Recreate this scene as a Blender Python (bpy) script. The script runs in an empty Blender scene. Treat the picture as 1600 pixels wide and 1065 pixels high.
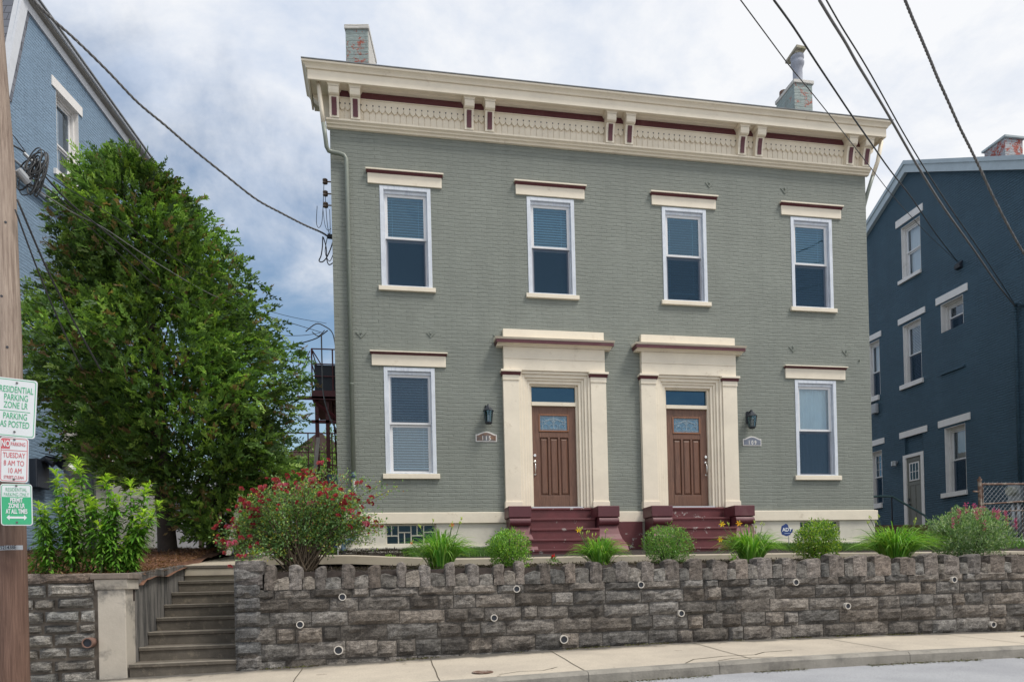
import bpy, math, random
import numpy as np
from mathutils import Vector, Matrix, noise
random.seed(7); rng = np.random.default_rng(11)
PI = math.pi; R = math.radians
scene = bpy.context.scene
COL = scene.collection

# ------------------------------------------------------------------ camera
cam_d = bpy.data.cameras.new("camera"); cam = bpy.data.objects.new("camera", cam_d); COL.objects.link(cam)
Rr = Vector((0.98364, -0.17854, -0.02394)); F = Vector((0.17871, 0.98389, 0.00553)).normalized()
Rr = (Rr - F*Rr.dot(F)).normalized(); U = Rr.cross(F)
CAM = Vector((0.0, -13.7372, -1.521))
M = Matrix((Rr, U, -F)).transposed().to_4x4(); M.translation = CAM
cam.matrix_world = M
cam_d.sensor_width = 36; cam_d.lens = 36*1099.24/1600; cam_d.shift_y = 373.03/1600
cam_d.clip_start = 0.1; cam_d.clip_end = 3000
scene.camera = cam
scene.render.resolution_x = 1024; scene.render.resolution_y = 681
# ------------------------------------------------------------------ sun, sky, exposure
SUN_EL, SUN_AZ = R(58), R(128)        # azimuth measured clockwise from +Y (into the picture): front-right, behind thin cloud
sdir = Vector((math.sin(SUN_AZ)*math.cos(SUN_EL), math.cos(SUN_AZ)*math.cos(SUN_EL), math.sin(SUN_EL)))
sl = bpy.data.lights.new("sun", 'SUN'); sl.energy = 2.1; sl.angle = R(16); sl.color = (1.0, 0.95, 0.87)
so = bpy.data.objects.new("sun", sl); COL.objects.link(so); so.rotation_euler = (-sdir).to_track_quat('-Z', 'Y').to_euler()
world = bpy.data.worlds.new("World"); scene.world = world; world.use_nodes = True
def build_world():
    nt = world.node_tree; N = nt.nodes; L = nt.links; N.clear()
    out = N.new('ShaderNodeOutputWorld'); bg = N.new('ShaderNodeBackground'); bg.inputs['Strength'].default_value = 0.10
    sky = N.new('ShaderNodeTexSky'); sky.sky_type = 'NISHITA'; sky.sun_disc = False
    sky.sun_elevation = SUN_EL; sky.sun_rotation = SUN_AZ; sky.air_density = 1.3; sky.dust_density = 1.5; sky.ozone_density = 2.0
    tc = N.new('ShaderNodeTexCoord'); sep = N.new('ShaderNodeSeparateXYZ'); L.new(tc.outputs['Generated'], sep.inputs[0])
    def m(op, a, b=None, c=None):
        n = N.new('ShaderNodeMath'); n.operation = op
        for i, v in enumerate((a, b, c)):
            if v is None: continue
            if isinstance(v, (int, float)): n.inputs[i].default_value = v
            else: L.new(v, n.inputs[i])
        return n.outputs[0]
    zz = m('ADD', m('MAXIMUM', sep.outputs[2], 0.0), 0.22)
    cx = m('DIVIDE', sep.outputs[0], zz); cy = m('DIVIDE', sep.outputs[1], zz)
    cmb = N.new('ShaderNodeCombineXYZ'); L.new(cx, cmb.inputs[0]); L.new(cy, cmb.inputs[1]); L.new(m('MULTIPLY', sep.outputs[2], .6), cmb.inputs[2])
    def noi(scale, detail, rough, off, dist=0.3):
        mp = N.new('ShaderNodeMapping'); mp.inputs['Location'].default_value = off; L.new(cmb.outputs[0], mp.inputs[0])
        n = N.new('ShaderNodeTexNoise'); n.inputs['Scale'].default_value = scale; n.inputs['Detail'].default_value = detail
        n.inputs['Roughness'].default_value = rough; n.inputs['Distortion'].default_value = dist; L.new(mp.outputs[0], n.inputs['Vector']); return n.outputs['Fac']
    n1 = noi(1.7, 8, .60, (1.2, 6.3, 0)); n2 = noi(3.0, 8, .62, (8.3, 2.2, 4), .25)
    # cloud cover thins towards the lower left, where the photo shows blue
    v = Vector((-0.16, 0.94, 0.30)).normalized()
    d = m('ADD', m('ADD', m('MULTIPLY', sep.outputs[0], v.x), m('MULTIPLY', sep.outputs[1], v.y)), m('MULTIPLY', sep.outputs[2], v.z))
    blue = m('POWER', m('MAXIMUM', d, 0.0), 30.0)
    cov = m('SUBTRACT', m('ADD', n1, m('MULTIPLY', sep.outputs[0], 0.16)), m('MULTIPLY', blue, 0.34))
    mr = N.new('ShaderNodeMapRange'); mr.interpolation_type = 'SMOOTHSTEP'; L.new(cov, mr.inputs[0])
    mr.inputs[1].default_value = 0.14; mr.inputs[2].default_value = 0.48
    ramp = N.new('ShaderNodeValToRGB'); e = ramp.color_ramp.elements
    e[0].position = 0.37; e[0].color = (4.5, 5.1, 6.15, 1); e[1].position = 0.61; e[1].color = (6.8, 6.9, 7.1, 1)
    sh = m('ADD', m('ADD', n2, 0.05), m('MULTIPLY', sep.outputs[0], 0.16)); L.new(sh, ramp.inputs[0])
    mix = N.new('ShaderNodeMix'); mix.data_type = 'RGBA'; L.new(mr.outputs[0], mix.inputs[0])
    tint = N.new('ShaderNodeMix'); tint.data_type = 'RGBA'; tint.blend_type = 'MULTIPLY'; tint.inputs[0].default_value = 1
    L.new(sky.outputs[0], tint.inputs[6]); tint.inputs[7].default_value = (1.0, 1.02, 1.0, 1)
    L.new(tint.outputs[2], mix.inputs[6]); L.new(ramp.outputs[0], mix.inputs[7])
    L.new(mix.outputs[2], bg.inputs[0]); L.new(bg.outputs[0], out.inputs[0])
build_world()
scene.view_settings.view_transform = 'Standard'; scene.view_settings.look = 'None'
scene.view_settings.exposure = 0.47; scene.view_settings.gamma = 1.0; scene.view_settings.use_curve_mapping = False

# ------------------------------------------------------------------ helpers
def tag(o, label=None, cat=None, group=None, kind=None):
    if label: o['label'] = label
    if cat: o['category'] = cat
    if group: o['group'] = group
    if kind: o['kind'] = kind
    return o
MW = {}
def root(name, loc, label, cat, group=None, rz=0.0):
    o = bpy.data.objects.new(name, None); o.empty_display_size = 0.2; COL.objects.link(o)
    o.location = loc; o.rotation_euler = (0, 0, rz)
    MW[o.name] = Matrix.Translation(Vector(loc)) @ Matrix.Rotation(rz, 4, 'Z')
    return tag(o, label, cat, group)
def wm(o): return MW.get(o.name, Matrix.Identity(4))
def setpar(o, p):
    o.parent = p; o.matrix_parent_inverse = wm(p).inverted(); MW[o.name] = Matrix.Identity(4)
def copy_tree(o, parent=None, move=None):
    c = o.copy(); COL.objects.link(c); MW[c.name] = wm(o).copy()
    if parent is not None: c.parent = parent
    if move is not None: c.location = Vector(o.location) + Vector(move)
    for ch in list(o.children): copy_tree(ch, c)
    return c
class MB:
    def __init__(s, T=None): s.v = []; s.f = []; s.c = []; s.T = T; s.tint = (1, 1, 1)
    def add(s, vs, fs, tint=None):
        n = len(s.v); T = s.T
        s.v += [T(*p) for p in vs] if T else [tuple(p) for p in vs]
        s.f += [tuple(i+n for i in f) for f in fs]; s.c += [tint or s.tint]*len(fs); return s
    def box(s, x0, x1, y0, y1, z0, z1, tint=None):
        if x0 > x1: x0, x1 = x1, x0
        if y0 > y1: y0, y1 = y1, y0
        if z0 > z1: z0, z1 = z1, z0
        return s.add([(x0,y0,z0),(x1,y0,z0),(x1,y1,z0),(x0,y1,z0),(x0,y0,z1),(x1,y0,z1),(x1,y1,z1),(x0,y1,z1)],
              [(0,3,2,1),(4,5,6,7),(0,1,5,4),(1,2,6,5),(2,3,7,6),(3,0,4,7)], tint)
    def prism_x(s, prof, x0, x1, tint=None, flare=None):     # closed profile [(y,z)...] extruded along x
        n = len(prof); a = [(x0 - (flare(z) if flare else 0), y, z) for y, z in prof]; b = [(x1 + (flare(z) if flare else 0), y, z) for y, z in prof]
        return s.add(a+b, [tuple(range(n)), tuple(range(2*n-1, n-1, -1))] + [(i, i+n, (i+1) % n+n, (i+1) % n) for i in range(n)], tint)
    def prism_y(s, prof, y0, y1, tint=None):                 # closed profile [(x,z)...] extruded along y
        n = len(prof); a = [(x, y0, z) for x, z in prof]; b = [(x, y1, z) for x, z in prof]
        return s.add(a+b, [tuple(range(n)), tuple(range(2*n-1, n-1, -1))] + [(i, i+n, (i+1) % n+n, (i+1) % n) for i in range(n)], tint)
    def prism_z(s, prof, z0, z1, tint=None):
        n = len(prof); a = [(x, y, z0) for x, y in prof]; b = [(x, y, z1) for x, y in prof]
        return s.add(a+b, [tuple(range(n-1, -1, -1)), tuple(range(n, 2*n))] + [(i, (i+1) % n, (i+1) % n+n, i+n) for i in range(n)], tint)
    def ring(s, x0, x1, z0, z1, w, y0, y1, wt=None, wb=None, tint=None):   # rectangular frame
        wt = w if wt is None else wt; wb = w if wb is None else wb
        s.box(x0, x0+w, y0, y1, z0, z1, tint); s.box(x1-w, x1, y0, y1, z0, z1, tint)
        if wt: s.box(x0+w, x1-w, y0, y1, z1-wt, z1, tint)
        if wb: s.box(x0+w, x1-w, y0, y1, z0, z0+wb, tint)
        return s
    def tube(s, pts, r, n=8, cap=True, tint=None, twist=0):
        pts = [Vector(p) for p in pts]; m = len(pts); rs = r if isinstance(r, (list, tuple)) else [r]*m
        vs = []; t0 = (pts[1]-pts[0]).normalized(); a = Vector((0, 0, 1)) if abs(t0.z) < .9 else Vector((1, 0, 0))
        nrm = (a - t0*a.dot(t0)).normalized()
        for i, p in enumerate(pts):
            t = (pts[min(i+1, m-1)] - pts[max(i-1, 0)]).normalized()
            nrm = (nrm - t*nrm.dot(t)).normalized(); b = t.cross(nrm)
            for k in range(n):
                th = 2*PI*k/n; vs.append(tuple(p + (nrm*math.cos(th)+b*math.sin(th))*rs[i]))
        fs = [(i*n+k, i*n+(k+1) % n, (i+1)*n+(k+1) % n, (i+1)*n+k) for i in range(m-1) for k in range(n)]
        if cap: fs += [tuple(range(n-1, -1, -1)), tuple(range((m-1)*n, m*n))]
        return s.add(vs, fs, tint)
    def lathe(s, prof, cx, cy, n=20, tint=None):             # prof [(r,z)...]
        vs = [(cx+r*math.cos(2*PI*k/n), cy+r*math.sin(2*PI*k/n), z) for r, z in prof for k in range(n)]; m = len(prof)
        fs = [(i*n+k, i*n+(k+1) % n, (i+1)*n+(k+1) % n, (i+1)*n+k) for i in range(m-1) for k in range(n)]
        fs += [tuple(range(n-1, -1, -1)), tuple(range((m-1)*n, m*n))]
        return s.add(vs, fs, tint)
    def build(s, name, mat, parent=None, smooth=False, bevel=0, recalc=True, auto=None):
        me = bpy.data.meshes.new(name); me.from_pydata(s.v, [], s.f); me.materials.append(mat)
        if recalc:
            import bmesh
            bm = bmesh.new(); bm.from_mesh(me); bmesh.ops.recalc_face_normals(bm, faces=bm.faces); bm.to_mesh(me); bm.free()
        ca = me.color_attributes.new('tint', 'FLOAT_COLOR', 'CORNER')
        cnt = np.array([len(f) for f in s.f]); cc = np.repeat(np.array([(*c, 1.0) for c in s.c], dtype=np.float32), cnt, axis=0)
        ca.data.foreach_set('color', cc.ravel())
        if smooth: me.polygons.foreach_set('use_smooth', [True]*len(me.polygons))
        me.update()
        o = bpy.data.objects.new(name, me); COL.objects.link(o)
        if parent is not None: setpar(o, parent)
        if bevel:
            b = o.modifiers.new('bevel', 'BEVEL'); b.width = bevel; b.segments = 2; b.limit_method = 'ANGLE'; b.harden_normals = False
        return o
class Leaves:
    """many small leaf faces with a colour of their own"""
    def __init__(s): s.V = []; s.C = []; s.nf = 0
    def add(s, base, dirs, up, L, W, col, fold=.15):
        # arrays: base (n,3), dirs (n,3) unit, up (n,3); each leaf two quads meeting at the midrib
        base = np.asarray(base, float); n = len(base)
        dirs = dirs/np.maximum(np.linalg.norm(dirs, axis=1, keepdims=True), 1e-6)
        side = np.cross(dirs, up); side /= np.maximum(np.linalg.norm(side, axis=1, keepdims=True), 1e-6)
        nr = np.cross(side, dirs)
        L = np.broadcast_to(np.asarray(L, float), (n,))[:, None]; W = np.broadcast_to(np.asarray(W, float), (n,))[:, None]
        a = base; t = base + dirs*L - nr*L*fold; m = base + dirs*L*.5 
        l = m - side*W*.5 + nr*W*.2; r = m + side*W*.5 + nr*W*.2
        s.V.append(np.stack([a, r, t, l], 1).reshape(-1, 3)); s.C.append(np.broadcast_to(col, (n, 3))); s.nf += n
    def build(s, name, mat, parent=None):
        V = np.concatenate(s.V).astype(np.float32); C = np.concatenate(s.C).astype(np.float32); n = s.nf
        me = bpy.data.meshes.new(name); me.vertices.add(4*n); me.vertices.foreach_set('co', V.ravel())
        me.loops.add(4*n); me.loops.foreach_set('vertex_index', np.arange(4*n, dtype=np.int32))
        me.polygons.add(n); me.polygons.foreach_set('loop_start', np.arange(0, 4*n, 4, dtype=np.int32))
        me.polygons.foreach_set('loop_total', np.full(n, 4, dtype=np.int32))
        me.update(calc_edges=True); me.materials.append(mat)
        ca = me.color_attributes.new('tint', 'FLOAT_COLOR', 'CORNER')
        cc = np.concatenate([np.repeat(C, 4, axis=0), np.ones((4*n, 1), np.float32)], 1); ca.data.foreach_set('color', cc.astype(np.float32).ravel())
        o = bpy.data.objects.new(name, me); COL.objects.link(o)
        if parent is not None: setpar(o, parent)
        return o

# ------------------------------------------------------------------ materials
def new_mat(name):
    m = bpy.data.materials.new(name); m.use_nodes = True; nt = m.node_tree; b = nt.nodes['Principled BSDF']; return m, nt, b
def nnode(nt, scale, detail=5, rough=.6, vec=None, dist=0.0):
    n = nt.nodes.new('ShaderNodeTexNoise'); n.inputs['Scale'].default_value = scale; n.inputs['Detail'].default_value = detail
    n.inputs['Roughness'].default_value = rough; n.inputs['Distortion'].default_value = dist
    if vec is None:
        tc = nt.nodes.get('TC') or nt.nodes.new('ShaderNodeTexCoord'); tc.name = 'TC'; vec = tc.outputs['Object']
    nt.links.new(vec, n.inputs['Vector']); return n
def math_(nt, op, a, b=None, c=None):
    n = nt.nodes.new('ShaderNodeMath'); n.operation = op
    for i, v in enumerate((a, b, c)):
        if v is None: continue
        if isinstance(v, (int, float)): n.inputs[i].default_value = v
        else: nt.links.new(v, n.inputs[i])
    return n.outputs[0]
def mixc(nt, fac, a, b, mode='MIX'):
    n = nt.nodes.new('ShaderNodeMix'); n.data_type = 'RGBA'; n.blend_type = mode
    for i, v in ((0, fac), (6, a), (7, b)):
        if isinstance(v, (int, float)): n.inputs[i].default_value = v
        elif isinstance(v, (tuple, list)): n.inputs[i].default_value = (*v[:3], 1)
        else: nt.links.new(v, n.inputs[i])
    return n.outputs[2]
def rampv(nt, v, a, b):
    n = nt.nodes.new('ShaderNodeMapRange'); nt.links.new(v, n.inputs[0]); n.inputs[1].default_value = a; n.inputs[2].default_value = b; return n.outputs[0]
def bumpn(nt, h, strength, dist, normal=None):
    n = nt.nodes.new('ShaderNodeBump'); n.inputs['Strength'].default_value = strength; n.inputs['Distance'].default_value = dist
    nt.links.new(h, n.inputs['Height'])
    if normal is not None: nt.links.new(normal, n.inputs['Normal'])
    return n.outputs[0]
def objvec(nt, sx=1, sy=1, sz=1):
    tc = nt.nodes.get('TC') or nt.nodes.new('ShaderNodeTexCoord'); tc.name = 'TC'
    mp = nt.nodes.new('ShaderNodeMapping'); mp.inputs['Scale'].default_value = (sx, sy, sz); nt.links.new(tc.outputs['Object'], mp.inputs[0]); return mp.outputs[0]
def pmat(name, col, rough=.6, var=.12, vscale=2.5, bump=.0, bscale=60, metal=0.0, dirt=None, dscale=1.3, dlo=.5, dhi=.75, streak=False, spec=.5, tint=False):
    m, nt, b = new_mat(name)
    n = nnode(nt, vscale, 6, .65); f = rampv(nt, n.outputs['Fac'], .3, .7)
    c1 = tuple(c*(1-var) for c in col); c2 = tuple(min(1, c*(1+var)) for c in col)
    c = mixc(nt, f, c1, c2)
    if dirt:
        v = objvec(nt, 6, 6, .7) if streak else None
        d = nnode(nt, dscale, 8, .7, v); fd = rampv(nt, d.outputs['Fac'], dlo, dhi); c = mixc(nt, fd, c, dirt)
    if tint:
        at = nt.nodes.new('ShaderNodeAttribute'); at.attribute_name = 'tint'; c = mixc(nt, 1.0, c, at.outputs['Color'], 'MULTIPLY')
    nt.links.new(c, b.inputs['Base Color']); b.inputs['Roughness'].default_value = rough; b.inputs['Metallic'].default_value = metal
    b.inputs['Specular IOR Level'].default_value = spec
    if bump:
        h = nnode(nt, bscale, 6, .6); nt.links.new(bumpn(nt, h.outputs['Fac'], bump, .01), b.inputs['Normal'])
    return m
def brick_mat(name, col, ux=1, uy=0, dark=.82, relief=1.0, flake=None, fl=.62, bw=.215, rh=.0755, dirt=None):
    """painted brickwork: courses and perpends as relief under the paint"""
    m, nt, b = new_mat(name); L = nt.links
    tc = nt.nodes.new('ShaderNodeTexCoord'); tc.name = 'TC'; sp = nt.nodes.new('ShaderNodeSeparateXYZ'); L.new(tc.outputs['Object'], sp.inputs[0])
    u = math_(nt, 'ADD', math_(nt, 'MULTIPLY', sp.outputs[0], ux), math_(nt, 'MULTIPLY', sp.outputs[1], uy))
    wob = nnode(nt, 1.6, 3, .6); wob2 = nnode(nt, 9, 3, .6)
    w = math_(nt, 'ADD', math_(nt, 'MULTIPLY', math_(nt, 'SUBTRACT', wob.outputs['Fac'], .5), .07), math_(nt, 'MULTIPLY', math_(nt, 'SUBTRACT', wob2.outputs['Fac'], .5), .018))
    cm = nt.nodes.new('ShaderNodeCombineXYZ'); L.new(u, cm.inputs[0]); L.new(math_(nt, 'ADD', sp.outputs[2], w), cm.inputs[1])
    def br(width, mort):
        t = nt.nodes.new('ShaderNodeTexBrick'); L.new(cm.outputs[0], t.inputs['Vector']); t.inputs['Scale'].default_value = 1
        t.inputs['Brick Width'].default_value = width; t.inputs['Row Height'].default_value = rh; t.inputs['Mortar Size'].default_value = mort
        t.inputs['Mortar Smooth'].default_value = .9; t.inputs['Color1'].default_value = (1, 1, 1, 1); t.inputs['Color2'].default_value = (.55, .55, .55, 1); t.inputs['Mortar'].default_value = (.75, .75, .75, 1)
        t.inputs['Bias'].default_value = -.1
        return t
    t1 = br(bw, .008); t2 = br(500, .010)
    fine = nnode(nt, 45, 5, .65); mid = nnode(nt, 7, 5, .6, objvec(nt, 1, 1, 3)); depth = nnode(nt, 2.2, 4, .6)
    dm = math_(nt, 'ADD', math_(nt, 'MULTIPLY', rampv(nt, depth.outputs['Fac'], .3, .65), .75), .25)
    jo = math_(nt, 'ADD', math_(nt, 'MULTIPLY', t1.outputs['Fac'], .45), math_(nt, 'MULTIPLY', math_(nt, 'MULTIPLY', t2.outputs['Fac'], rampv(nt, nnode(nt, 3.1, 5, .7, objvec(nt, 1, 1, 6)).outputs['Fac'], .34, .56)), .7))
    h = math_(nt, 'SUBTRACT', 1.0, math_(nt, 'MULTIPLY', jo, dm))
    h = math_(nt, 'ADD', h, math_(nt, 'MULTIPLY', fine.outputs['Fac'], .5)); h = math_(nt, 'ADD', h, math_(nt, 'MULTIPLY', mid.outputs['Fac'], .7))
    L.new(bumpn(nt, h, relief, .016), b.inputs['Normal'])
    n = nnode(nt, 1.1, 6, .65); f = rampv(nt, n.outputs['Fac'], .3, .7)
    c = mixc(nt, f, tuple(x*.93 for x in col), tuple(x*1.07 for x in col))
    per = mixc(nt, .16, c, t1.outputs['Color'], 'MULTIPLY')
    c = mixc(nt, math_(nt, 'MULTIPLY', math_(nt, 'MULTIPLY', t2.outputs['Fac'], dm), .45), per, tuple(x*dark for x in col))
    st_ = nnode(nt, 1.0, 7, .7, objvec(nt, 3.2, 3.2, .28)); c = mixc(nt, math_(nt, 'MULTIPLY', rampv(nt, st_.outputs['Fac'], .48, .78), .55), c, tuple(x*.72 for x in col))
    lt_ = nnode(nt, .7, 6, .75); c = mixc(nt, math_(nt, 'MULTIPLY', rampv(nt, lt_.outputs['Fac'], .52, .75), .5), c, tuple(min(1, x*1.22+.012) for x in col))
    if dirt:
        d = nnode(nt, 2.5, 8, .7); c = mixc(nt, rampv(nt, d.outputs['Fac'], .55, .8), c, dirt)
    if flake:
        fz = nnode(nt, 5.5, 8, .8); c = mixc(nt, rampv(nt, fz.outputs['Fac'], fl, fl+.03), c, flake)
    L.new(c, b.inputs['Base Color']); b.inputs['Roughness'].default_value = .62; b.inputs['Specular IOR Level'].default_value = .35
    return m
def leaf_mat(name, trans=.35, rough=.5, spec=.4):
    m, nt, b = new_mat(name); at = nt.nodes.new('ShaderNodeAttribute'); at.attribute_name = 'tint'
    nt.links.new(at.outputs['Color'], b.inputs['Base Color']); b.inputs['Roughness'].default_value = rough; b.inputs['Specular IOR Level'].default_value = spec
    tr = nt.nodes.new('ShaderNodeBsdfTranslucent'); nt.links.new(mixc(nt, 1.0, at.outputs['Color'], (1.2, 1.3, .6), 'MULTIPLY'), tr.inputs[0])
    mx = nt.nodes.new('ShaderNodeMixShader'); mx.inputs[0].default_value = trans; nt.links.new(b.outputs[0], mx.inputs[1]); nt.links.new(tr.outputs[0], mx.inputs[2])
    nt.links.new(mx.outputs[0], nt.nodes['Material Output'].inputs[0]); return m
def glass_mat(name, tintc=(.42, .62, .72), refl=.10, rough=.0, wavy=.0, gc=(.50, .84, 1.0)):
    m, nt, b = new_mat(name); nt.nodes.remove(b)
    t = nt.nodes.new('ShaderNodeBsdfTransparent'); t.inputs[0].default_value = (*tintc, 1)
    g = nt.nodes.new('ShaderNodeBsdfGlossy'); g.inputs['Roughness'].default_value = rough; g.inputs[0].default_value = (*gc, 1)
    lw = nt.nodes.new('ShaderNodeFresnel'); lw.inputs[0].default_value = 1.5
    f = math_(nt, 'ADD', math_(nt, 'MULTIPLY', lw.outputs[0], 1.6), refl)
    f = math_(nt, 'MINIMUM', f, 1.0)
    mx = nt.nodes.new('ShaderNodeMixShader'); nt.links.new(f, mx.inputs[0]); nt.links.new(t.outputs[0], mx.inputs[1]); nt.links.new(g.outputs[0], mx.inputs[2])
    if wavy:
        n = nnode(nt, 3, 2, .5); nt.links.new(bumpn(nt, n.outputs['Fac'], wavy, .01), g.inputs['Normal'])
    nt.links.new(mx.outputs[0], nt.nodes['Material Output'].inputs[0]); return m
def screen_mat(name, fac=.5):
    m, nt, b = new_mat(name); nt.nodes.remove(b)
    t = nt.nodes.new('ShaderNodeBsdfTransparent'); t.inputs[0].default_value = (.55, .55, .6, 1)
    g = nt.nodes.new('ShaderNodeBsdfDiffuse'); g.inputs[0].default_value = (.045, .085, .13, 1)
    mx = nt.nodes.new('ShaderNodeMixShader'); mx.inputs[0].default_value = fac; nt.links.new(t.outputs[0], mx.inputs[1]); nt.links.new(g.outputs[0], mx.inputs[2])
    if fac < .5: t.inputs[0].default_value = (.72, .76, .82, 1)
    nt.links.new(mx.outputs[0], nt.nodes['Material Output'].inputs[0]); return m
CREAM = (.79, .71, .575); MAROON = (.105, .026, .034)
Mt = dict(
 green=brick_mat('sage_painted_brick', (.222, .240, .212), dark=.92, relief=.75),
 navy=brick_mat('navy_painted_brick', (.055, .113, .162), 0, 1, dark=.5, relief=2.2),
 blue=brick_mat('slate_blue_painted_brick', (.205, .30, .41), .1786, .984, dark=.86, relief=1.3),
 chimney=brick_mat('flaking_chimney_paint', (.30, .36, .35), 1, .8, flake=(.33, .09, .06), fl=.56, dirt=(.16, .15, .13)),
 chimney2=brick_mat('peeling_red_chimney', (.42, .44, .47), 1, .8, flake=(.36, .085, .06), fl=.5, dirt=(.2, .2, .2)),
 chimney_white=brick_mat('chalky_white', (.62, .60, .56), 0, 1, flake=(.36, .10, .07), fl=.63),
 cream=pmat('cream_paint', CREAM, .55, .07, 2.2, .12, 30, dirt=(.46, .37, .27), dscale=4.5, dlo=.60, dhi=.86),
 cream_low=pmat('foundation_cream_paint', (.62, .585, .50), .7, .07, 1.2, .25, 14, dirt=(.40, .38, .34), dscale=1.6, dlo=.5, dhi=.85),
 maroon=pmat('maroon_paint', MAROON, .45, .12, 3, .08, 30, dirt=(.19, .10, .10), dscale=3, dlo=.55, dhi=.9),
 maroon_step=pmat('worn_maroon_step_paint', (.125, .030, .034), .55, .22, 3, .3, 20, dirt=(.36, .32, .30), dscale=5.5, dlo=.615, dhi=.64),
 frame=pmat('weathered_white_aluminium', (.66, .70, .76), .45, .10, 4, .0, 40, dirt=(.42, .46, .56), dscale=3, dlo=.5, dhi=.8, streak=True),
 sash=pmat('white_vinyl_sash', (.72, .72, .73), .4, .04, 4),
 white=pmat('white_trim_paint', (.74, .72, .70), .5, .06, 4, .05, 30, dirt=(.5, .47, .44), dscale=3, dlo=.6, dhi=.9),
 blind=pmat('white_blind', (.74, .77, .78), .6, .03, 2),
 curtain=pmat('pale_curtain', (.78, .80, .80), .8, .05, 3),
 glass=glass_mat('window_glass', (.50, .80, .93), .09, 0, .35, gc=(.46, .74, 1.0)),
 glass_dark=glass_mat('dark_window_glass', (.2, .42, .6), .09, 0, .2, gc=(.22, .50, .80)),
 glass_pale=glass_mat('pale_window_glass', (.76, .90, .95), .13, 0, .25, gc=(.72, .88, 1.0)),
 glass_clear=glass_mat('clear_window_glass', (.9, .94, .96), .06, gc=(.72, .86, 1.0)),
 screen=screen_mat('insect_screen'), screen2=screen_mat('thin_insect_screen', .28),
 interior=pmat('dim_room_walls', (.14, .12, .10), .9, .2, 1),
 wood=None,
 chrome=pmat('brushed_nickel', (.75, .74, .72), .28, .03, 5, metal=1.0),
 black=pmat('black_metal', (.018, .023, .034), .4, .2, 5, .05, 60, spec=.6),
 gutter=pmat('sage_painted_metal', (.215, .24, .205), .42, .08, 3),
 pipe=pmat('blue_grey_pipe', (.10, .15, .21), .45, .1, 6),
 roofing=pmat('grey_roofing', (.20, .21, .22), .8, .2, 4, .2, 30),
 shingle=None,
 conc=pmat('weathered_concrete', (.44, .385, .30), .85, .12, 1.6, .3, 60, dirt=(.30, .26, .21), dscale=1.1, dlo=.5, dhi=.8),
 step=pmat('dark_stained_concrete', (.118, .102, .082), .9, .25, 5, .5, 70, dirt=(.26, .22, .165), dscale=9, dlo=.55, dhi=.75),
 nosing=pmat('highlight_concrete_nosing', (.23, .205, .17), .9, .2, 5, .5, 60),
 pier=pmat('stained_cream_render', (.46, .42, .36), .85, .12, 2, .25, 30, dirt=(.08, .08, .08), dscale=2.2, dlo=.50, dhi=.70),
 sidewall=pmat('streaked_side_wall', (.17, .16, .148), .9, .2, 3, .3, 30, dirt=(.045, .045, .045), dscale=1.6, dlo=.42, dhi=.62, streak=True),
 stone=None, mortar=pmat('old_mortar', (.085, .077, .069), .95, .25, 8, .6, 60),
 soil=pmat('dark_mulch_soil', (.035, .026, .022), .95, .4, 14, 1.0, 60),
 bark=pmat('red_brown_mulch', (.19, .095, .06), .95, .4, 18, 1.0, 70),
 trunk=pmat('tree_bark', (.045, .034, .028), .95, .3, 8, 1.0, 40),
 leaf=leaf_mat('thuja_leaf', .34, .5, .35), leafg=leaf_mat('glossy_leaf', .35, .38, .5), petal=leaf_mat('petal', .3, .6, .2),
 stem=pmat('green_stem', (.09, .13, .045), .6, .2, 10), cane=pmat('rose_cane', (.13, .095, .06), .7, .3, 12),
 rust=pmat('rusty_steel', (.15, .085, .06), .8, .3, 14, .3, 60, dirt=(.32, .27, .22), dscale=8, dlo=.5, dhi=.6),
 galv=pmat('galvanised_wire', (.42, .44, .46), .45, .1, 8, metal=.6),
 redsteel=pmat('dark_red_steel', (.10, .02, .022), .5, .2, 6),
 cable=pmat('black_cable', (.035, .037, .04), .5, .2, 8), cable_grey=pmat('grey_cable', (.16, .16, .165), .5, .2, 8),
 signw=pmat('sign_white', (.72, .75, .76), .35, .04, 3), signg=pmat('sign_green', (.05, .42, .20), .4, .04, 3),
 signr=pmat('sign_red', (.60, .12, .14), .4, .04, 3), steel=pmat('sign_bolt', (.12, .12, .12), .5, .1, 8),
 blue_sign=pmat('blue_plastic', (.015, .045, .19), .35, .1, 3), grey=pmat('grey_box', (.36, .38, .40), .5, .1, 4),
 greydoor=pmat('olive_grey_door', (.17, .175, .155), .5, .05, 2), siding=pmat('beige_siding', (.36, .35, .33), .7, .05, 2),
 terracotta=pmat('grey_clay_pot', (.34, .36, .42), .8, .15, 6, .3, 30), slab=pmat('mossy_slab', (.36, .33, .26), .9, .25, 8, .4, 30, dirt=(.22, .25, .08), dscale=5, dlo=.55, dhi=.7),
 fencewood=pmat('weathered_fence_wood', (.30, .23, .15), .85, .2, 6), whitewood=pmat('bare_grey_wood', (.50, .45, .40), .8, .15, 6),
 plaque=pmat('grey_plaque', (.17, .19, .24), .35, .15, 8), plaque2=pmat('reddish_plaque', (.20, .10, .05), .3, .5, 9, dirt=(.13, .15, .17), dscale=6, dlo=.4, dhi=.6),
 glassblock=glass_mat('glass_block', (.15, .2, .26), -.02, .2, .5),
)
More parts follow.
